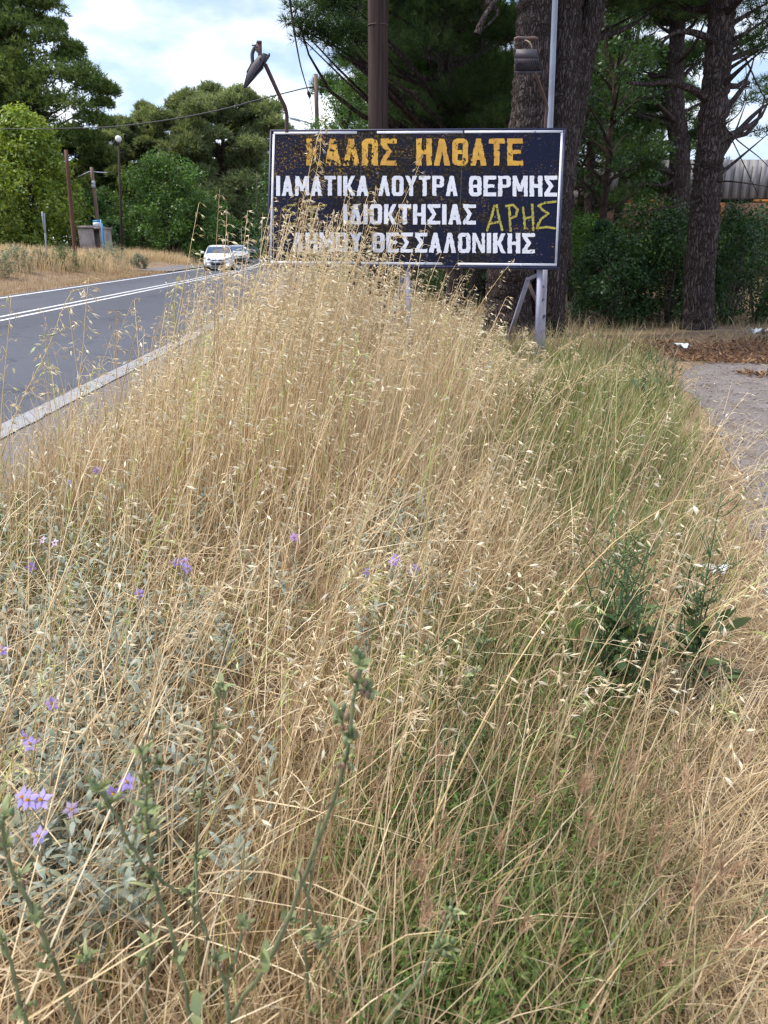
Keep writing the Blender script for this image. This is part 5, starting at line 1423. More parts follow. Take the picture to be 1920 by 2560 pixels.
# 4. green grass coming through
g = Geo()
x, y = sample(66000, 1.0, 12, rs, p=.9); m_ = verge(x, y, rs, .3); x, y = x[m_], y[m_]
right = sm(.07, .20, x / (y + .4)) * sm(2.8, 4.4, y) * sm(.02, .30, xr(y) - x) * 1.6
bott = low_green(x, y) * (.75 + .7 * vnoise(x, y, 3.4, 107))
patch = .60 * sm(.35, .8, vnoise(x, y, 1.5, 23)) * sm(2.5, 4, y)
m_ = rs.random(len(x)) < np.clip(right * (.5 + .35 * vnoise(x, y, 1.2, 29)) + bott * (.55 + .45 * vnoise(x, y, 2.2, 31)) + patch + .015, 0, 1)
x, y = x[m_], y[m_]; n = len(x)
h = rs.uniform(.16, .46, n) * (1 + .3 * sm(3, 6, y)) * rim(x, y)
gc_ = pick(GREEN, n, .22, rs) * (1 + .28 * vnoise(x, y, 2.6, 113))[:, None]; dry = (rs.random(n) ** 1.1 * .9)[:, None]
c1 = gc_ * (1 - dry) + pick(STRAW, n, .1, rs) * .8 * dry
ribbons(g, base3(x, y), h, rs.normal(.2, 1.3, n), np.abs(rs.normal(.18, .2, n)), rs.uniform(.1, 1.1, n), rs.uniform(.0026, .0050, n) * (1 + .11 * y), 5, gc_ * 1.0, c1, rs=rs)
stuff(g, 'green_grass', M['green'], 'green grass growing through the dry verge, thickest towards the path', 'grass')

# 5. low sprawling bleached grass at the lower right, thinning onto the gravel
g = Geo()
x, y = sample(36000, .8, 6.5, rs, (.72, .8)); e = (x - xr(y)) ; wd_ = .55 + 1.6 * sm(4.6, 2.8, y); m_ = (e > -.45) & (e < wd_) & (rs.random(len(x)) < np.clip(1.0 - .85 * e / wd_, 0, 1)); x, y = x[m_], y[m_]; n = len(x)
c0 = pick(STRAW, n, .1, rs) * .85; c1 = pick(STRAW, n, .1, rs)
ribbons(g, base3(x, y, 0.01), rs.uniform(.12, .42, n), rs.normal(.3, 1.4, n), rs.uniform(.6, 1.3, n), rs.uniform(.1, .9, n), rs.uniform(.0014, .0028, n) * (1 + .1 * y), 5, c0, c1, rs=rs)
stuff(g, 'sprawling_grass', M['straw'], 'fine bleached grass sprawling over the edge of the gravel path', 'grass')

# 6. bristly barley heads in the lower right and scattered
g = Geo()
x, y = sample(520, 1.05, 5.0, rs); m_ = verge(x, y, rs) & (x > -.15 * y); x, y = x[m_], y[m_]; n = len(x)
az = rs.normal(.2, .9, n); hb = rs.uniform(.25, .5, n)
P_ = ribbons(g, base3(x, y), hb, az, np.abs(rs.normal(.12, .12, n)), rs.uniform(0, .5, n), np.full(n, .0022), 5, pick(STRAW, n, .1, rs) * .9, pick(STRAW, n, .1, rs), 'stem', rs=rs)
tip = P_[:, -1]; d = unit(P_[:, -1] - P_[:, -2])
for j in range(34):
    s_ = rs.random(n)
    dd = unit(d + .42 * rs.normal(size=(n, 3))); p0 = tip - d * (.055 * s_)[:, None]; L_ = rs.uniform(.03, .062, n)
    w_ = unit(np.cross(dd, rs.normal(size=(n, 3)))) * .0011
    V = np.stack([p0 - w_, p0 + w_, p0 + dd * L_[:, None]], 1)
    g.add(V, tris=np.arange(n)[:, None] * 3 + [[0, 1, 2]], col=np.repeat(pick(np.array([[.42, .27, .17], [.5, .34, .22], [.36, .24, .15]]), n, .1, rs), 3, 0))
stuff(g, 'bristle_grass', M['straw'], 'short dry barley grass with bristly pinkish-brown heads', 'grass')

# 7. small-leaved green ground weeds near the viewer
g = Geo()
x, y = sample(15000, 1.05, 3.2, rs); m_ = verge(x, y, rs); x, y = x[m_], y[m_]
m_ = rs.random(len(x)) < np.clip(sm(-.12, .05, x / y) * sm(.42, .28, x / y) * (.25 + .9 * sm(.0, .5, vnoise(x, y, 2.4, 37))), 0, 1); x, y = x[m_], y[m_]; n = len(x)
hh = rs.uniform(.10, .28, n); azs = rs.uniform(0, 6.28, n)
P_ = ribbons(g, base3(x, y), hh, azs, np.abs(rs.normal(.2, .2, n)), rs.uniform(-.2, .6, n), np.full(n, .0022), 4, pick(GREEN, n, .1, rs), pick(GREEN, n, .1, rs) * 1.2, 'stem', rs=rs)
for j in range(12):
    f_ = rs.uniform(.25, 1, n) * 4; i0 = np.clip(f_.astype(int), 0, 3); fr_ = (f_ - i0)[:, None]
    p = P_[np.arange(n), i0] * (1 - fr_) + P_[np.arange(n), i0 + 1] * fr_
    ribbons(g, p, rs.uniform(.012, .03, n), rs.uniform(0, 6.28, n), rs.uniform(.5, 1.3, n), rs.uniform(-.2, .8, n), rs.uniform(.004, .009, n), 2, pick(GREEN * 1.05, n, .14, rs), pick(GREEN * 1.2, n, .14, rs), 'leaf', rs=rs)
stuff(g, 'ground_weeds', M['green'], 'small-leaved green weeds low among the straw near the viewer', 'weeds')

# 8. dry grass under the trees, beyond the board and on the far side of the road
g = Geo()
x, y = sample(52000, 11.8, 42, rs, (.75, 1.0)); m_ = (x > -2.5) & ((y > 13.0) | (x < 4.3)) & (rs.random(len(x)) < .62 + .4 * vnoise(x, y, .7, 43)); x, y = x[m_], y[m_]; n = len(x)
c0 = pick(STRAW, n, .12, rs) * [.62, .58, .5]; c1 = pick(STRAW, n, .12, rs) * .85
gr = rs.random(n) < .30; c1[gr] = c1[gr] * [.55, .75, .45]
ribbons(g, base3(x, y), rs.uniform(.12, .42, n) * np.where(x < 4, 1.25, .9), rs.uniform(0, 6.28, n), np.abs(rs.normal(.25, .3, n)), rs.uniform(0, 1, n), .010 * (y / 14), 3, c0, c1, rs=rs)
stuff(g, 'grove_grass', M['straw'], 'dry grass on the shaded floor of the pine grove', 'grass')
g = Geo()
n = 76000; y = rs.uniform(18, 98, n); x = -12.1 + road_shift(y) - rs.random(n) ** 1.35 * 22
bay = (x > -16.4) & (y > 47.5) & (y < 61.5)
m_ = ~bay & (rs.random(n) < .80 + .3 * vnoise(x, y, .5, 47)); x, y = x[m_], y[m_]; n = len(x)
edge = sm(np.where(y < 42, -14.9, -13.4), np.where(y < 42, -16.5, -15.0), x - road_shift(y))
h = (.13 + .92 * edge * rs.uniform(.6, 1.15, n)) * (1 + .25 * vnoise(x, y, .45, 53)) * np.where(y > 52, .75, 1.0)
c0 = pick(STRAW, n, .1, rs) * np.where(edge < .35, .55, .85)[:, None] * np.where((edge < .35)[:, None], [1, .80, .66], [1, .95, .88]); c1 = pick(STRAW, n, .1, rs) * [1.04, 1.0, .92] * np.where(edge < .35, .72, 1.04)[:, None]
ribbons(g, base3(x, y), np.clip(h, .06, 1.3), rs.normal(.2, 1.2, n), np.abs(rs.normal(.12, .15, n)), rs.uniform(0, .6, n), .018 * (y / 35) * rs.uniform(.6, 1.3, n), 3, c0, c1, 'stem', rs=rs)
stuff(g, 'far_verge_grass', M['straw'], 'tall tan dry grass on the far side of the road', 'grass')

# fallen leaves and needles in two drifts at the bend of the path
g = Geo()
def drift(n, x0, x1, yf, sd):
    x = rs.uniform(x0, x1, n); y = yf(x) + sd * rs.normal(size=n)
    k_ = rs.random(n) < .62 + .5 * vnoise(x, y, 2.2, 97); return x[k_], y[k_]
for n_, x0, x1, yf, sd in ((15000, 3.9, 13, lambda x: 12.3 + .06 * (x - 4), .62), (4200, 4.6, 9.5, lambda x: 9.75 - .75 * sm(4.6, 7.2, x) , .16), (2500, 4.3, 7, lambda x: 10.9 + .06 * x, .2)):
    x, y = drift(n_, x0, x1, yf, sd); n = len(x)
    c = pick(np.array([[.17, .080, .040], [.24, .125, .060], [.10, .055, .035], [.32, .20, .11], [.13, .07, .05]]), n, .2, rs)
    ribbons(g, base3(x, y, .02), rs.uniform(.04, .13, n), rs.uniform(0, 6.28, n), rs.uniform(.9, 1.5, n), rs.uniform(-.2, .4, n), rs.uniform(.008, .035, n), 2, c, c, 'leaf', rs=rs)
stuff(g, 'leaf_litter', M['straw'], 'rusty brown drifts of fallen leaves and needles at the bend of the path', 'leaf litter')

# 9. straw, needles and chips lying on the path and the litter
g = Geo()
n = 9000; y = rs.uniform(.8, 13.6, n); x = rs.uniform(1.0, 11, n); m_ = x > xr(y) - .1; x, y = x[m_], y[m_]; n = len(x)
b = base3(x, y, .03); c = pick(np.array([[.30, .20, .11], [.42, .31, .18], [.15, .10, .07], [.50, .42, .30]]), n, .15, rs)
c = np.where((y > 10.9)[:, None], c * [.8, .55, .4], c)
ribbons(g, b, rs.uniform(.03, .14, n), rs.uniform(0, 6.28, n), rs.uniform(1.35, 1.55, n), rs.uniform(-.1, .2, n), rs.uniform(.003, .010, n), 2, c, c, rs=rs)
stuff(g, 'path_litter', M['straw'], 'loose straw, needles and chips lying on the gravel path', 'litter')

g = Geo()
n = 2600; y = rs.uniform(1.0, 11.2, n); x = xr(y) + .05 + np.abs(rs.normal(0, 1.3, n))
for xx, yy in zip(x, y):
    r_ = abs(rs.normal(.004, .004)) + .002; c = np.array([.19, .17, .16]) * rs.uniform(.45, 1.5)
    g.ball((xx, yy, float(hgt(xx, yy)) + .008 + r_ * .25), r_, 6, 4, col=c * [1.03, 1, .97], sc=(rs.uniform(.8, 1.4), rs.uniform(.8, 1.4), rs.uniform(.5, .9)))
stuff(g, 'gravel', M['pebble'], 'small loose stones strewn over the gravel path', 'gravel')

# ------------------------------------------------------------------ single stalks, weeds and flowers that stand out
rs = np.random.default_rng(57)
def path_pts(pts, n):
    p = smooth_poly([at(*q) for q in pts], 8)
    s = np.concatenate([[0], np.cumsum(np.linalg.norm(np.diff(p, axis=0), axis=1))])
    t = np.linspace(0, s[-1], n)
    return np.stack([np.interp(t, s, p[:, i]) for i in range(3)], 1)

def stalk(label, pts, ns=14, size=1.0, r=.0021, top=.34, col=(.72, .56, .30), husk=None):
    P_ = path_pts(pts, 15); base = P_[0].copy()
    o = thing('oat_stalk', label, 'oat stalk', base, 'wild oat stalks that stand clear of the field')
    g = Geo(); k = np.linspace(0, 1, 15)
    g.tube(P_, r * (1 - .62 * k), 5, col=col); g.build('stem', M['straw'], o, smooth=True)
    g = Geo(); gs = Geo()
    f = 1 - top * np.linspace(1, .0, ns) ** 1.0; f = np.clip(f + .008 * rs.normal(size=ns), 0, .998)
    fi = f * 14; i0 = np.clip(fi.astype(int), 0, 13); fr_ = (fi - i0)[:, None]
    p = P_[i0] * (1 - fr_) + P_[i0 + 1] * fr_; tn = unit(P_[i0 + 1] - P_[i0])
    a = rs.normal(0.0, 1.0, ns) + np.where(rs.random(ns) < .35, math.pi, 0)
    out = np.stack([np.cos(a), np.sin(a), 0 * a], 1)
    rel = np.clip(1 - (f - (1 - top)) / top, 0, 1); bl = (.015 + .075 * rel * rs.uniform(.4, 1, ns)) * size
    e1 = p + unit(tn * .8 + out * .7) * (bl * .65)[:, None]; e2 = e1 + unit(tn * .3 + out * .5 + [0, 0, -.8]) * (bl * .5)[:, None]
    tubes3(g, np.stack([p, e1, e2], 1), np.full((ns, 3), .0006 * size), np.tile(np.array(col) * .95, (ns, 1)))
    hang = unit(out * .7 + tn * .3 + [0, 0, -.7] + .3 * rs.normal(size=(ns, 3)))
    spikelets(g, e2, hang, rs.uniform(.022, .032, ns) * size, rs.uniform(.0055, .008, ns) * size, pick(HUSK if husk is None else husk, ns, .08, rs), rs)
    g.build('panicle', M['straw'], o)
    return o
stalk('longest straw stalk, slanting from lower middle up to the right with an arched drooping head', [(800, 2150, 1.30), (852, 1955, 1.40), (1000, 1640, 1.56), (1150, 1380, 1.72), (1300, 1195, 1.88), (1430, 1098, 1.98), (1498, 1068, 2.02), (1536, 1078, 2.02)], 17, 1.05, .0030, .27)
stalk('pale stalk reaching highest in front of the K of the yellow lettering', [(560, 905, 5.3), (610, 640, 5.3), (655, 430, 5.3), (680, 320, 5.35), (704, 252, 5.4)], 22, 1.5, .0036, .36)
stalk('second pale stalk crossing the left letters of the yellow line', [(590, 905, 5.1), (632, 640, 5.1), (668, 440, 5.15), (690, 345, 5.2), (694, 285, 5.2)], 18, 1.4, .0032, .36)
stalk('stalk whose head ends between the two yellow words of the board', [(690, 900, 5.6), (780, 640, 5.6), (850, 480, 5.6), (890, 395, 5.6), (914, 335, 5.6)], 18, 1.4, .0032, .36)
stalk('stalk with a heavy head before the lower left letters of the board', [(655, 905, 5.0), (720, 700, 5.0), (785, 520, 5.05), (806, 455, 5.1), (812, 402, 5.1)], 18, 1.4, .0030, .4)
stalk('single stalk standing high against the grey road and the white hatchback', [(318, 1180, 3.9), (352, 860, 4.0), (392, 640, 4.1), (416, 510, 4.15), (430, 438, 4.2)], 15, 1.15, .0028, .32, husk=HUSK * [.85, .92, .7])
stalk('upright stalk with loose husks at the left edge of the view', [(-4, 1000, 3.5), (6, 850, 3.5), (18, 720, 3.5), (24, 640, 3.5)], 18, 1.4, .0028, .9, husk=HUSK * [.95, 1, .85])
stalk('stalk bending right at its tip over the double line of the road', [(4, 985, 3.7), (40, 880, 3.7), (100, 760, 3.7), (138, 660, 3.75), (160, 625, 3.8), (185, 622, 3.8)], 26, 1.4, .0030, .7)
stalk('stalk with a dense bunched head over the road, left of the longest bare stalk', [(112, 1180, 3.8), (150, 960, 3.9), (176, 780, 3.95), (184, 680, 4.0), (192, 600, 4.0)], 26, 1.45, .0032, .42)
stalk('slanting stalk whose arched head reaches below the right corner of the board', [(890, 960, 6.6), (975, 760, 6.8), (1040, 655, 7.0), (1085, 590, 7.1), (1112, 560, 7.1)], 20, 1.5, .0036, .42)
stalk('arching stalk with a row of hanging husks to the right of the board post', [(1040, 1010, 4.9), (1150, 900, 5.0), (1240, 825, 5.1), (1320, 788, 5.2), (1392, 802, 5.2)], 18, 1.2, .0024, .42, husk=HUSK * [1.05, 1.1, 1.1])
stalk('leaning stalk crossing in front of the foot of the board post', [(1010, 980, 7.2), (1110, 855, 7.4), (1190, 770, 7.6), (1240, 735, 7.7), (1282, 716, 7.7)], 18, 1.5, .0034, .42)
stalk('near upright stalk with a pale feathery head in the middle of the verge', [(955, 1690, 2.0), (1000, 1390, 2.1), (1028, 1120, 2.2), (1036, 1010, 2.2), (1050, 940, 2.2)], 12, .9, .0019, .30)
stalk('slanting stalk in the lower left crossing the violet flowers', [(0, 1570, 1.6), (60, 1420, 1.75), (130, 1260, 1.9), (200, 1080, 2.1), (232, 985, 2.2)], 14, .9, .0026, .40)
stalk('long straight stalk rising from the violet flowers towards the road edge', [(300, 1680, 2.1), (350, 1400, 2.4), (400, 1130, 2.7), (452, 890, 3.0), (480, 770, 3.2)], 14, 1.0, .0024, .33)
stalk('slender stalk beside the long straight one, leaning towards the board', [(420, 1640, 2.2), (500, 1400, 2.5), (560, 1190, 2.7), (610, 980, 3.0), (648, 860, 3.1)], 14, 1.0, .0022, .33)
stalk('stalk with wide husks in the middle of the verge, left of the pale feathery one', [(500, 1490, 2.5), (535, 1350, 2.6), (570, 1240, 2.7), (600, 1130, 2.8)], 16, 1.1, .0022, .6)

def rosette(g, p, n, L_, w, pal, rs, up=.8, curve=(.0, .9)):
    ribbons(g, np.repeat(np.array(p, float)[None], n, 0), rs.uniform(.6, 1.15, n) * L_, rs.uniform(0, 6.28, n), rs.uniform(up * .5, up * 1.4, n), rs.uniform(*curve, n), rs.uniform(.6, 1.1, n) * w, 6, pick(pal, n, .22, rs), pick(pal, n, .22, rs) * [1.25, 1.12, .95], 'leaf', rs=rs)
CHIC = np.array([[.19, .245, .13], [.23, .285, .16], [.16, .21, .11], [.28, .33, .19]])
CHIC_D = np.array([[.065, .11, .042], [.085, .135, .055], [.052, .09, .038], [.12, .165, .075]])
def chicory(label, branches, buds, leaves=(), pal=CHIC, stem_col=(.20, .255, .145), bud_s=1.0, root=None):
    p0 = at(*branches[0][0][0]); base = np.array([p0[0], p0[1], hgt(p0[0], p0[1])])
    o = thing('chicory_plant', label, 'weed', base)
    gs, gl, gb = Geo(), Geo(), Geo()
    for pts, r0, r1 in branches:
        p = path_pts(pts, 18); p = p + .0012 * rs.normal(size=p.shape); gs.tube(p, np.linspace(r0, r1, 18) * (1 + .09 * rs.normal(size=18)), 8, col=stem_col, mott=.16)
    if root is not False:
        q = limb(base, p0, rs, 0, 6); gs.tube(q, branches[0][1] * np.linspace(1.15, 1, 6), 8, col=stem_col)
    for b_ in buds:
        p = at(*b_[:3]); s_ = b_[3] if len(b_) > 3 else 1.0
        rosette(gl, p, 7, .017 * s_ * bud_s, .0075 * s_ * bud_s, pal, rs, .8)
        rosette(gl, p, 3, .030 * s_ * bud_s, .0085 * s_ * bud_s, pal, rs, .9)
        gb = Geo()
        for j in range(int(4 * s_) + 1):
            c = p + rs.normal(size=3) * .0075 * s_ * bud_s
            gb.ball(c, .0038 * s_ * bud_s, 7, 5, col=pick(np.array([[.20, .27, .14], [.26, .30, .17], [.34, .24, .17]]), 1, .1, rs)[0], sc=(.8, .8, 1.5))
        gb.build('bud', M['green'], o, smooth=True)
    for b_ in leaves:
        rosette(gl, at(*b_[:3]), b_[5] if len(b_) > 5 else 2, b_[3], b_[4], pal, rs, .8, (-.4, .9))
    gs.build('stem', M['green'], o, smooth=True); gl.build('foliage', M['green'], o)
    return o
chicory('foreground chicory with a forked crown of bud clusters, left of centre at the bottom', [([(418, 2225, 1.02), (385, 2070, 1.02), (345, 1942, 1.0), (328, 1895, 1.0)], .0042, .0034), ([(328, 1895, 1.0), (318, 1790, .99), (314, 1700, .98), (308, 1625, .97)], .0034, .0022), ([(328, 1895, 1.0), (285, 1830, .97), (250, 1760, .95), (212, 1706, .94)], .0030, .0022), ([(345, 1900, 1.0), (420, 1960, 1.05), (452, 2030, 1.06)], .0026, .0024), ([(285, 1830, .97), (298, 1780, .97), (300, 1772, .97)], .0022, .0018)],
        [(308, 1628, .97, 1.1), (312, 1690, .98, 1.1), (318, 1750, .98, 1.2), (322, 1800, .99, 1.1), (330, 1890, 1.0, 1.2), (214, 1708, .94, 1.2), (238, 1738, .95, 1.1), (296, 1778, .97, .9), (345, 1650, .98, .9), (402, 1925, 1.04, 1), (280, 1845, .97, .7)], [(340, 1925, 1.0, .055, .012, 3), (322, 1790, 1, .05, .008, 3), (385, 2085, 1.0, .05, .018, 2), (410, 2190, 1.02, .05, .02, 2)])
chicory('tallest foreground chicory, its single stem slanting up to the right of centre', [([(492, 2225, 1.06), (520, 2160, 1.05), (565, 2105, 1.04), (620, 1990, 1.02), (655, 1900, 1.0), (700, 1780, .98), (742, 1670, .97), (755, 1580, .96), (778, 1440, .95)], .0046, .0026), ([(655, 1905, 1.0), (672, 1960, 1.02), (695, 2040, 1.04)], .0028, .0026), ([(672, 1900, 1.0), (684, 1830, .98), (690, 1760, .98)], .0020, .0014)],
        [(778, 1438, .95, 1.3), (770, 1475, .95, 1.1), (792, 1500, .95, 1.2), (740, 1560, .96, 1.4), (752, 1590, .96, 1.2), (745, 1645, .97, 1), (718, 1742, .98, .8), (640, 1895, 1.0, .8), (690, 2025, 1.04, 1.3), (630, 1990, 1.02, .9)], [(640, 1890, 1, .035, .012, 2), (572, 2080, 1.04, .06, .026, 2), (610, 1985, 1.0, .03, .014, 2)])
chicory('foreground chicory stem curving up along the lower left edge', [([(172, 2225, 1.05), (120, 2090, 1.03), (72, 1975, 1.01), (28, 1880, 1.0), (10, 1820, .99), (6, 1760, .99)], .0046, .0030)],
        [(8, 1768, .99, 1.4), (12, 1830, .99, 1), (45, 1895, 1.0, .9), (82, 1985, 1.01, 1.3), (95, 2060, 1.02, 1)], [(80, 1985, 1, .03, .012, 2), (100, 2090, 1.02, .03, .012, 2)])
chicory('short chicory stem in the bottom left corner', [([(60, 2225, .98), (40, 2150, .98), (18, 2060, .97), (6, 2020, .97)], .0040, .0026)], [(8, 2030, .97, 1), (56, 2180, .98, 1.2)], [(20, 2070, .97, .04, .012, 2)])
chicory('thin upright chicory stem with a tufted tip between the two tallest ones', [([(424, 1850, 1.25), (430, 1760, 1.24), (448, 1640, 1.22), (466, 1540, 1.2), (478, 1480, 1.2)], .0032, .0018), ([(424, 1850, 1.25), (428, 1960, 1.22), (450, 2060, 1.2), (470, 2225, 1.18)], .0030, .0034)],
        [(480, 1486, 1.2, 1.2), (472, 1500, 1.2, .9), (470, 1575, 1.21, .8), (428, 1850, 1.25, 1.1), (430, 1722, 1.24, .8)], [(425, 1735, 1.24, .03, .008, 2)], root=None)
chicory('branching chicory in the bottom middle with a broad leaf', [([(676, 2225, 1.1), (664, 2120, 1.1), (658, 2000, 1.1), (672, 1900, 1.1), (688, 1780, 1.1)], .0036, .0018), ([(752, 2225, 1.12), (740, 2150, 1.12), (705, 2070, 1.1), (690, 2020, 1.1)], .0034, .0026), ([(700, 2035, 1.1), (755, 2010, 1.1), (800, 1985, 1.1)], .0026, .0016), ([(746, 2190, 1.12), (760, 2150, 1.12), (775, 2120, 1.12)], .002, .0014)],
        [(660, 2020, 1.1, 1), (700, 2030, 1.1, 1.3), (716, 2012, 1.1, .8), (742, 2170, 1.12, 1.2), (800, 1988, 1.1, .6)], [(690, 2040, 1.1, .04, .012, 3)])
chicory('pale chicory stalks rising from the bottom edge left of centre', [([(495, 2225, .95), (488, 2130, .95), (470, 2080, .95), (460, 2050, .95)], .0042, .0028), ([(488, 2140, .95), (500, 2090, .95), (512, 2060, .95), (524, 2000, .95)], .0034, .0022), ([(310, 2225, 1.08), (318, 2120, 1.08), (326, 2030, 1.08), (318, 1960, 1.08)], .0036, .0022), ([(218, 2160, 1.1), (190, 2085, 1.1), (164, 2035, 1.1)], .0032, .0016)],
        [(470, 2075, .95, 1), (524, 2000, .95, 1.1), (318, 2070, 1.08, 1.4), (330, 2045, 1.08, 1.4), (185, 2070, 1.1, 1.4), (300, 2090, 1.08, 1)], [(575, 2100, 1.0, .050, .020, 2), (505, 2110, .95, .06, .028, 2), (428, 2195, .98, .06, .026, 2)])
chicory('blue-green chicory stem slanting up from the bottom edge right of centre', [([(826, 2225, 1.0), (870, 2160, 1.0), (920, 2092, 1.0), (945, 2030, 1.0), (976, 1968, 1.0)], .0044, .0026)], [(975, 1972, 1.0, 1.2), (950, 2050, 1.0, 1.4), (958, 2062, 1.0, 1), (868, 2165, 1.0, 1)], [(948, 2050, 1.0, .03, .012, 2)])
chicory('dark chicory stem leaning along the lower right edge of the view', [([(1520, 2225, 1.25), (1560, 2120, 1.27), (1610, 2010, 1.3), (1672, 1900, 1.33)], .0030, .0022)], [(1560, 2110, 1.27, .8), (1610, 2010, 1.3, .7)], [(1635, 2060, 1.3, .05, .010, 3), (1650, 1975, 1.3, .05, .010, 2)], pal=CHIC_D)

def bushy_weed(label, foot, H, n_stems, spread, leaf_n, rs, pal=CHIC_D, dense=1.0, r=.0032, leafL=.10):
    b = np.array(foot, float); b[2] = hgt(b[0], b[1]); o = thing('chicory_plant', label, 'weed', b)
    gs, gl, gb = Geo(), Geo(), Geo()
    for i in range(n_stems):
        a = rs.uniform(0, 6.28); sp_ = spread * rs.uniform(.15, 1); hh = H * rs.uniform(.65, 1)
        tip = b + [sp_ * math.cos(a), sp_ * math.sin(a), hh]
        p = limb(b + [.02 * math.cos(a), .02 * math.sin(a), 0], tip, rs, -.02, 9)
        gs.tube(p, np.linspace(r, r * .42, 9), 6, col=(.10, .165, .085))
        for j in range(int(6 * dense)):
            f = rs.uniform(.3, .97); q = np.array([np.interp(f, np.linspace(0, 1, 9), p[:, k_]) for k_ in range(3)])
            a2 = rs.uniform(0, 6.28); L_ = rs.uniform(.05, .20) * (1 - .4 * f) * H / .65
            e = q + [L_ * .75 * math.cos(a2), L_ * .75 * math.sin(a2), L_ * .75]
            tp_ = limb(q, e, rs, .05, 5); gs.tube(tp_, np.linspace(r * .5, r * .28, 5), 5, col=(.085, .145, .075))
            for q2 in [tp_[2], tp_[3], e]:
                rosette(gl, q2, 4, .014, .006, pal * 1.15, rs, .8)
                gl.ball(q2 + rs.normal(size=3) * .004, .0035, 6, 4, col=(.16, .21, .11), sc=(.8, .8, 1.4))
            rosette(gl, q, 2, .026, .007, pal * 1.1, rs, .9)
    n = leaf_n
    f = rs.random(n) ** 1.6 * .5
    pos = b + np.stack([rs.normal(0, .05, n), rs.normal(0, .05, n), f * H], 1)
    ribbons(gl, pos, rs.uniform(.5, 1.2, n) * leafL, rs.uniform(0, 6.28, n), rs.uniform(.3, 1.2, n), rs.uniform(0, 1.3, n), rs.uniform(.25, .45, n) * leafL, 5, pick(pal, n, .15, rs), pick(pal, n, .15, rs), 'leaf', rs=rs)
    gs.build('stem', M['green'], o, smooth=True); gl.build('foliage', M['green'], o)
    return o
bushy_weed('bushy dark green chicory with broad basal leaves right of the middle', on_ground(1325, 1530), .76, 20, .27, 110, rs, pal=CHIC_D * 1.45, leafL=.125, r=.0036)
bushy_weed('dark green chicory with crinkled leaves beside the gravel edge', on_ground(1500, 1480), .56, 7, .14, 60, rs, pal=CHIC_D * 1.15, leafL=.10)
bushy_weed('tall slim pale chicory standing up beside the path on the right', on_ground(1497, 1490) + [.02, .05, 0], 1.16, 1, .02, 10, rs, pal=CHIC, dense=1.8, r=.0042, leafL=.05)
bushy_weed('dark leafy weed left of the bushy chicory in the right half', on_ground(1225, 1480), .34, 3, .07, 34, rs, leafL=.10)
bushy_weed('greyish weed with stiff upright twigs in the centre of the verge', on_ground(1000, 1640), .46, 6, .16, 12, rs, pal=CHIC * .9, leafL=.06)
bushy_weed('weed with stiff twigs among green grass at the lower centre', on_ground(950, 1800), .40, 4, .14, 20, rs, pal=CHIC_D * 1.3, leafL=.07)
bushy_weed('dark green upright weed at the far end of the verge near the path', on_ground(1385, 905), .62, 7, .16, 50, rs, leafL=.12)
bushy_weed('second dark weed near the bend of the path', on_ground(1440, 880), .55, 6, .14, 30, rs, leafL=.10)
bushy_weed('small pale weed low beside the gravel in the right foreground', on_ground(1540, 1545), .10, 2, .06, 24, rs, pal=CHIC, leafL=.08)

# silver-leaved nightshade: carpet and flowering plants
NIGHT = np.array([[.235, .27, .215], [.28, .315, .26], [.19, .235, .175], [.32, .35, .30], [.27, .26, .16]])
def nightshade_leaves(gl, gs, base, H, rs, nl=15, L_=.062):
    N = len(base)
    az = rs.uniform(0, 6.28, N)
    P_ = ribbons(gs, base, H, az, np.abs(rs.normal(.10, .10, N)), rs.uniform(-.1, .4, N), np.full(N, .0042), 6, pick(NIGHT, N, .08, rs), pick(NIGHT, N, .08, rs) * 1.1, 'stem', rs=rs)
    for j in range(nl):
        f = (.22 + .78 * (j + rs.random(N)) / nl) * 6; i0 = np.clip(f.astype(int), 0, 5); fr_ = np.clip(f - i0, 0, 1)[:, None]
        p = P_[np.arange(N), i0] * (1 - fr_) + P_[np.arange(N), i0 + 1] * fr_
        a = j * 2.4 + rs.uniform(-.4, .4, N); s_ = (1.1 - .45 * j / nl)
        b_ = a + math.pi / 2
        ribbons(gl, p, rs.uniform(.45, 1.3, N) * L_ * s_, a, rs.uniform(.55, 1.0, N), rs.uniform(.5, 1.25, N), rs.uniform(.8, 1.2, N) * L_ * .27 * s_, 4, pick(NIGHT, N, .10, rs), pick(NIGHT, N, .10, rs) * 1.08, 'leaf', face=b_, rs=rs)
    return P_
gl, gs = Geo(), Geo()
x, y = sample(2600, 1.4, 4.4, rs, (.6, .5)); yy = y
ms = night_zone(x, y) * 1.1; ms0 = np.maximum(sm(-.12, -.25, x / (y + .35)) * sm(4.4, 3.7, y), .9 * ((np.abs(y - 3.5) < .45) & (x > -.75) & (x < .35)))
m_ = verge(x, y, rs) & (rs.random(len(x)) < ms * (.42 + .55 * vnoise(x, y, 2.6, 61))); x, y = x[m_], y[m_]; n = len(x)
nightshade_leaves(gl, gs, base3(x, y), rs.uniform(.20, .44, n), rs, 15)
stuff(gl, 'nightshade_leaves', M['silver'], 'carpet of silver-grey drooping leaves in the left half of the verge', 'weeds')
stuff(gs, 'nightshade_stems', M['silver'], 'pale stems carrying the silver-grey leaves', 'weeds')

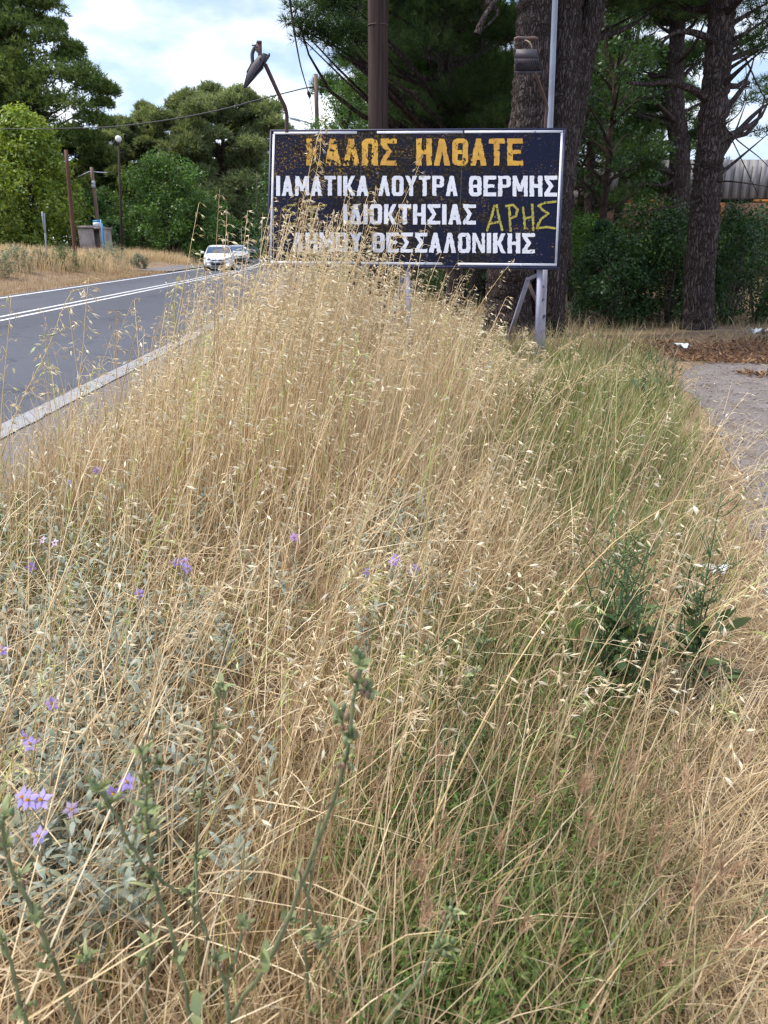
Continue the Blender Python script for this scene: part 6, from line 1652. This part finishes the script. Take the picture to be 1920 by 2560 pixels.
def flower(parent, c, s_, nrm, col):
    nrm = unit(np.array(nrm, float)); t1 = unit(np.cross(nrm, [0.3, .1, 1])); t2 = np.cross(nrm, t1)
    g = Geo()
    for i in range(5):
        a = i * 2 * math.pi / 5 + .3; d = math.cos(a) * t1 + math.sin(a) * t2; q = -math.sin(a) * t1 + math.cos(a) * t2
        V = [c + .10 * s_ * d, c + .46 * s_ * d + q * .30 * s_, c + s_ * d - nrm * .10 * s_, c + .46 * s_ * d - q * .30 * s_, c + .5 * s_ * d + nrm * .10 * s_]
        g.add(V, [[0, 1, 2, 4], [0, 4, 2, 3]], col=np.array(col) * rs.uniform(.9, 1.1))
    g.add([c + .2 * s_ * (math.cos(a) * t1 + math.sin(a) * t2) for a in np.arange(5) * 1.2566], tris=[[0, 1, 2], [0, 2, 3], [0, 3, 4]], col=np.array(col) * .9)
    f = g.build('flower', M['petal'], parent)
    g = Geo()
    for i in range(5):
        a = i * 1.2566; g.tube([c + .06 * s_ * (math.cos(a) * t1 + math.sin(a) * t2), c + nrm * .34 * s_ + .09 * s_ * (math.cos(a) * t1 + math.sin(a) * t2)], [.07 * s_, .035 * s_], 6, col=(.75, .42, .02))
    g.build('stamens', M['petal'], f)
VIO = (.36, .27, .66)
def flowering(label, pts, H=.50, s_=.0165, col=VIO):
    s_ *= 1.35
    p0 = on_ground(pts[0][0], pts[0][1], H); b = np.array([p0[0], p0[1] + .02, 0]); b[2] = hgt(b[0], b[1])
    o = thing('nightshade_plant', label, 'wildflower', b)
    gl, gs = Geo(), Geo()
    nightshade_leaves(gl, gs, np.array([b, b + [.006, .004, 0], b + [-.005, .004, 0]]), np.array([H * .92, H * .75, H * .7]), rs, 14)
    for (xx, yy) in pts:
        c = on_ground(xx, yy, H); gs.tube(limb(b + [0, 0, H * .7], c - [0, 0, .012], rs, -.05, 4), .0014, 4, col=(.27, .29, .24))
        flower(o, c, s_, (rs.normal() * .5, -.75, .55 + .3 * rs.normal()), col)
    gl.build('foliage', M['silver'], o); gs.build('stem', M['silver'], o)
    return o
flowering('silver-leaved plant with one open violet star flower, above the other low left flowers', [(112, 1520)])
flowering('silver-leaved plant with a pair of violet flowers overlapping near the left edge', [(66, 1607), (52, 1592)])
flowering('silver-leaved plant with the brightest cluster of pale violet flowers at the lower left', [(62, 1728), (90, 1728), (50, 1722)], s_=.019, col=(.43, .36, .74))
flowering('silver-leaved plant with a flower seen from the side, lowest at the left', [(84, 1806)], H=.44, col=(.40, .33, .72))
flowering('silver-leaved plant with two small violet flowers right of the lower left cluster', [(245, 1712), (276, 1690)])
flowering('silver-leaved plant with a faded pinkish flower beside the lower left cluster', [(154, 1748)], col=(.55, .44, .62), s_=.014)
flowering('silver-leaved plant with a single violet flower halfway up the left edge', [(67, 1224)])
flowering('silver-leaved plant with a violet flower cut by the left edge of the view', [(3, 1405)])
flowering('silver-leaved plant with two violet flowers behind the long straight stalk', [(398, 1212), (405, 1228), (380, 1214)])
flowering('silver-leaved plant with one drooping violet flower below the twin flowers', [(300, 1282)])
flowering('silver-leaved plant with a pinkish violet flower near the road edge', [(208, 1018), (214, 1014)], col=(.42, .28, .64), s_=.018)
flowering('silver-leaved plant with a small violet flower left of the road edge one', [(148, 1042)], col=(.40, .30, .66))
flowering('silver-leaved plant with pale flowers high at the left', [(92, 1166), (118, 1172)], col=(.58, .50, .70), s_=.015)
flowering('silver-leaved plant with a rosy violet flower in the middle of the verge', [(635, 1160)], col=(.44, .28, .60))
flowering('silver-leaved plant with violet flowers right of the middle', [(850, 1214), (856, 1206)])
flowering('silver-leaved plant with a small pale violet flower below the middle ones', [(793, 1236)], s_=.015, col=(.46, .38, .72))
flowering('silver-leaved plant with faint lilac flowers farthest right', [(900, 1226), (888, 1230)], col=(.50, .40, .68), s_=.015)

# scraps of litter
def scrap(label, p, s_):
    g = Geo(); n = 7
    X_, Y_ = np.meshgrid(np.linspace(-1, 1, n), np.linspace(-1, 1, n)); Z_ = rs.random((n, n)) * .75 * s_ + .01
    ii = (np.arange(n - 1)[:, None] * n + np.arange(n - 1)[None]).ravel()
    V = np.stack([X_ * s_ * (1 + .25 * rs.normal(size=(n, n))), Y_ * s_ * .7 * (1 + .2 * rs.normal(size=(n, n))), Z_], -1).reshape(-1, 3) + p
    V = np.concatenate([V, V - [0, 0, .004]]); q = np.stack([ii, ii + 1, ii + n + 1, ii + n], 1)
    g.add(V, np.concatenate([q, q[:, ::-1] + n * n]))
    return tag(g.build('paper_scrap', M['litter'], base=p), label, 'litter')
def gp(x, y, z=0.02):
    p = on_ground(x, y); p[2] = hgt(p[0], p[1]) + z; return p
scrap('crumpled white tissue lying at the edge of the path on the right', gp(1545, 1240, .05), .05)
scrap('white scrap of paper on the leaf litter beyond the bend of the path', gp(1472, 766, .06), .11)
scrap('pale plastic scrap in the dark grass at the far right', gp(1642, 738, .08), .16)
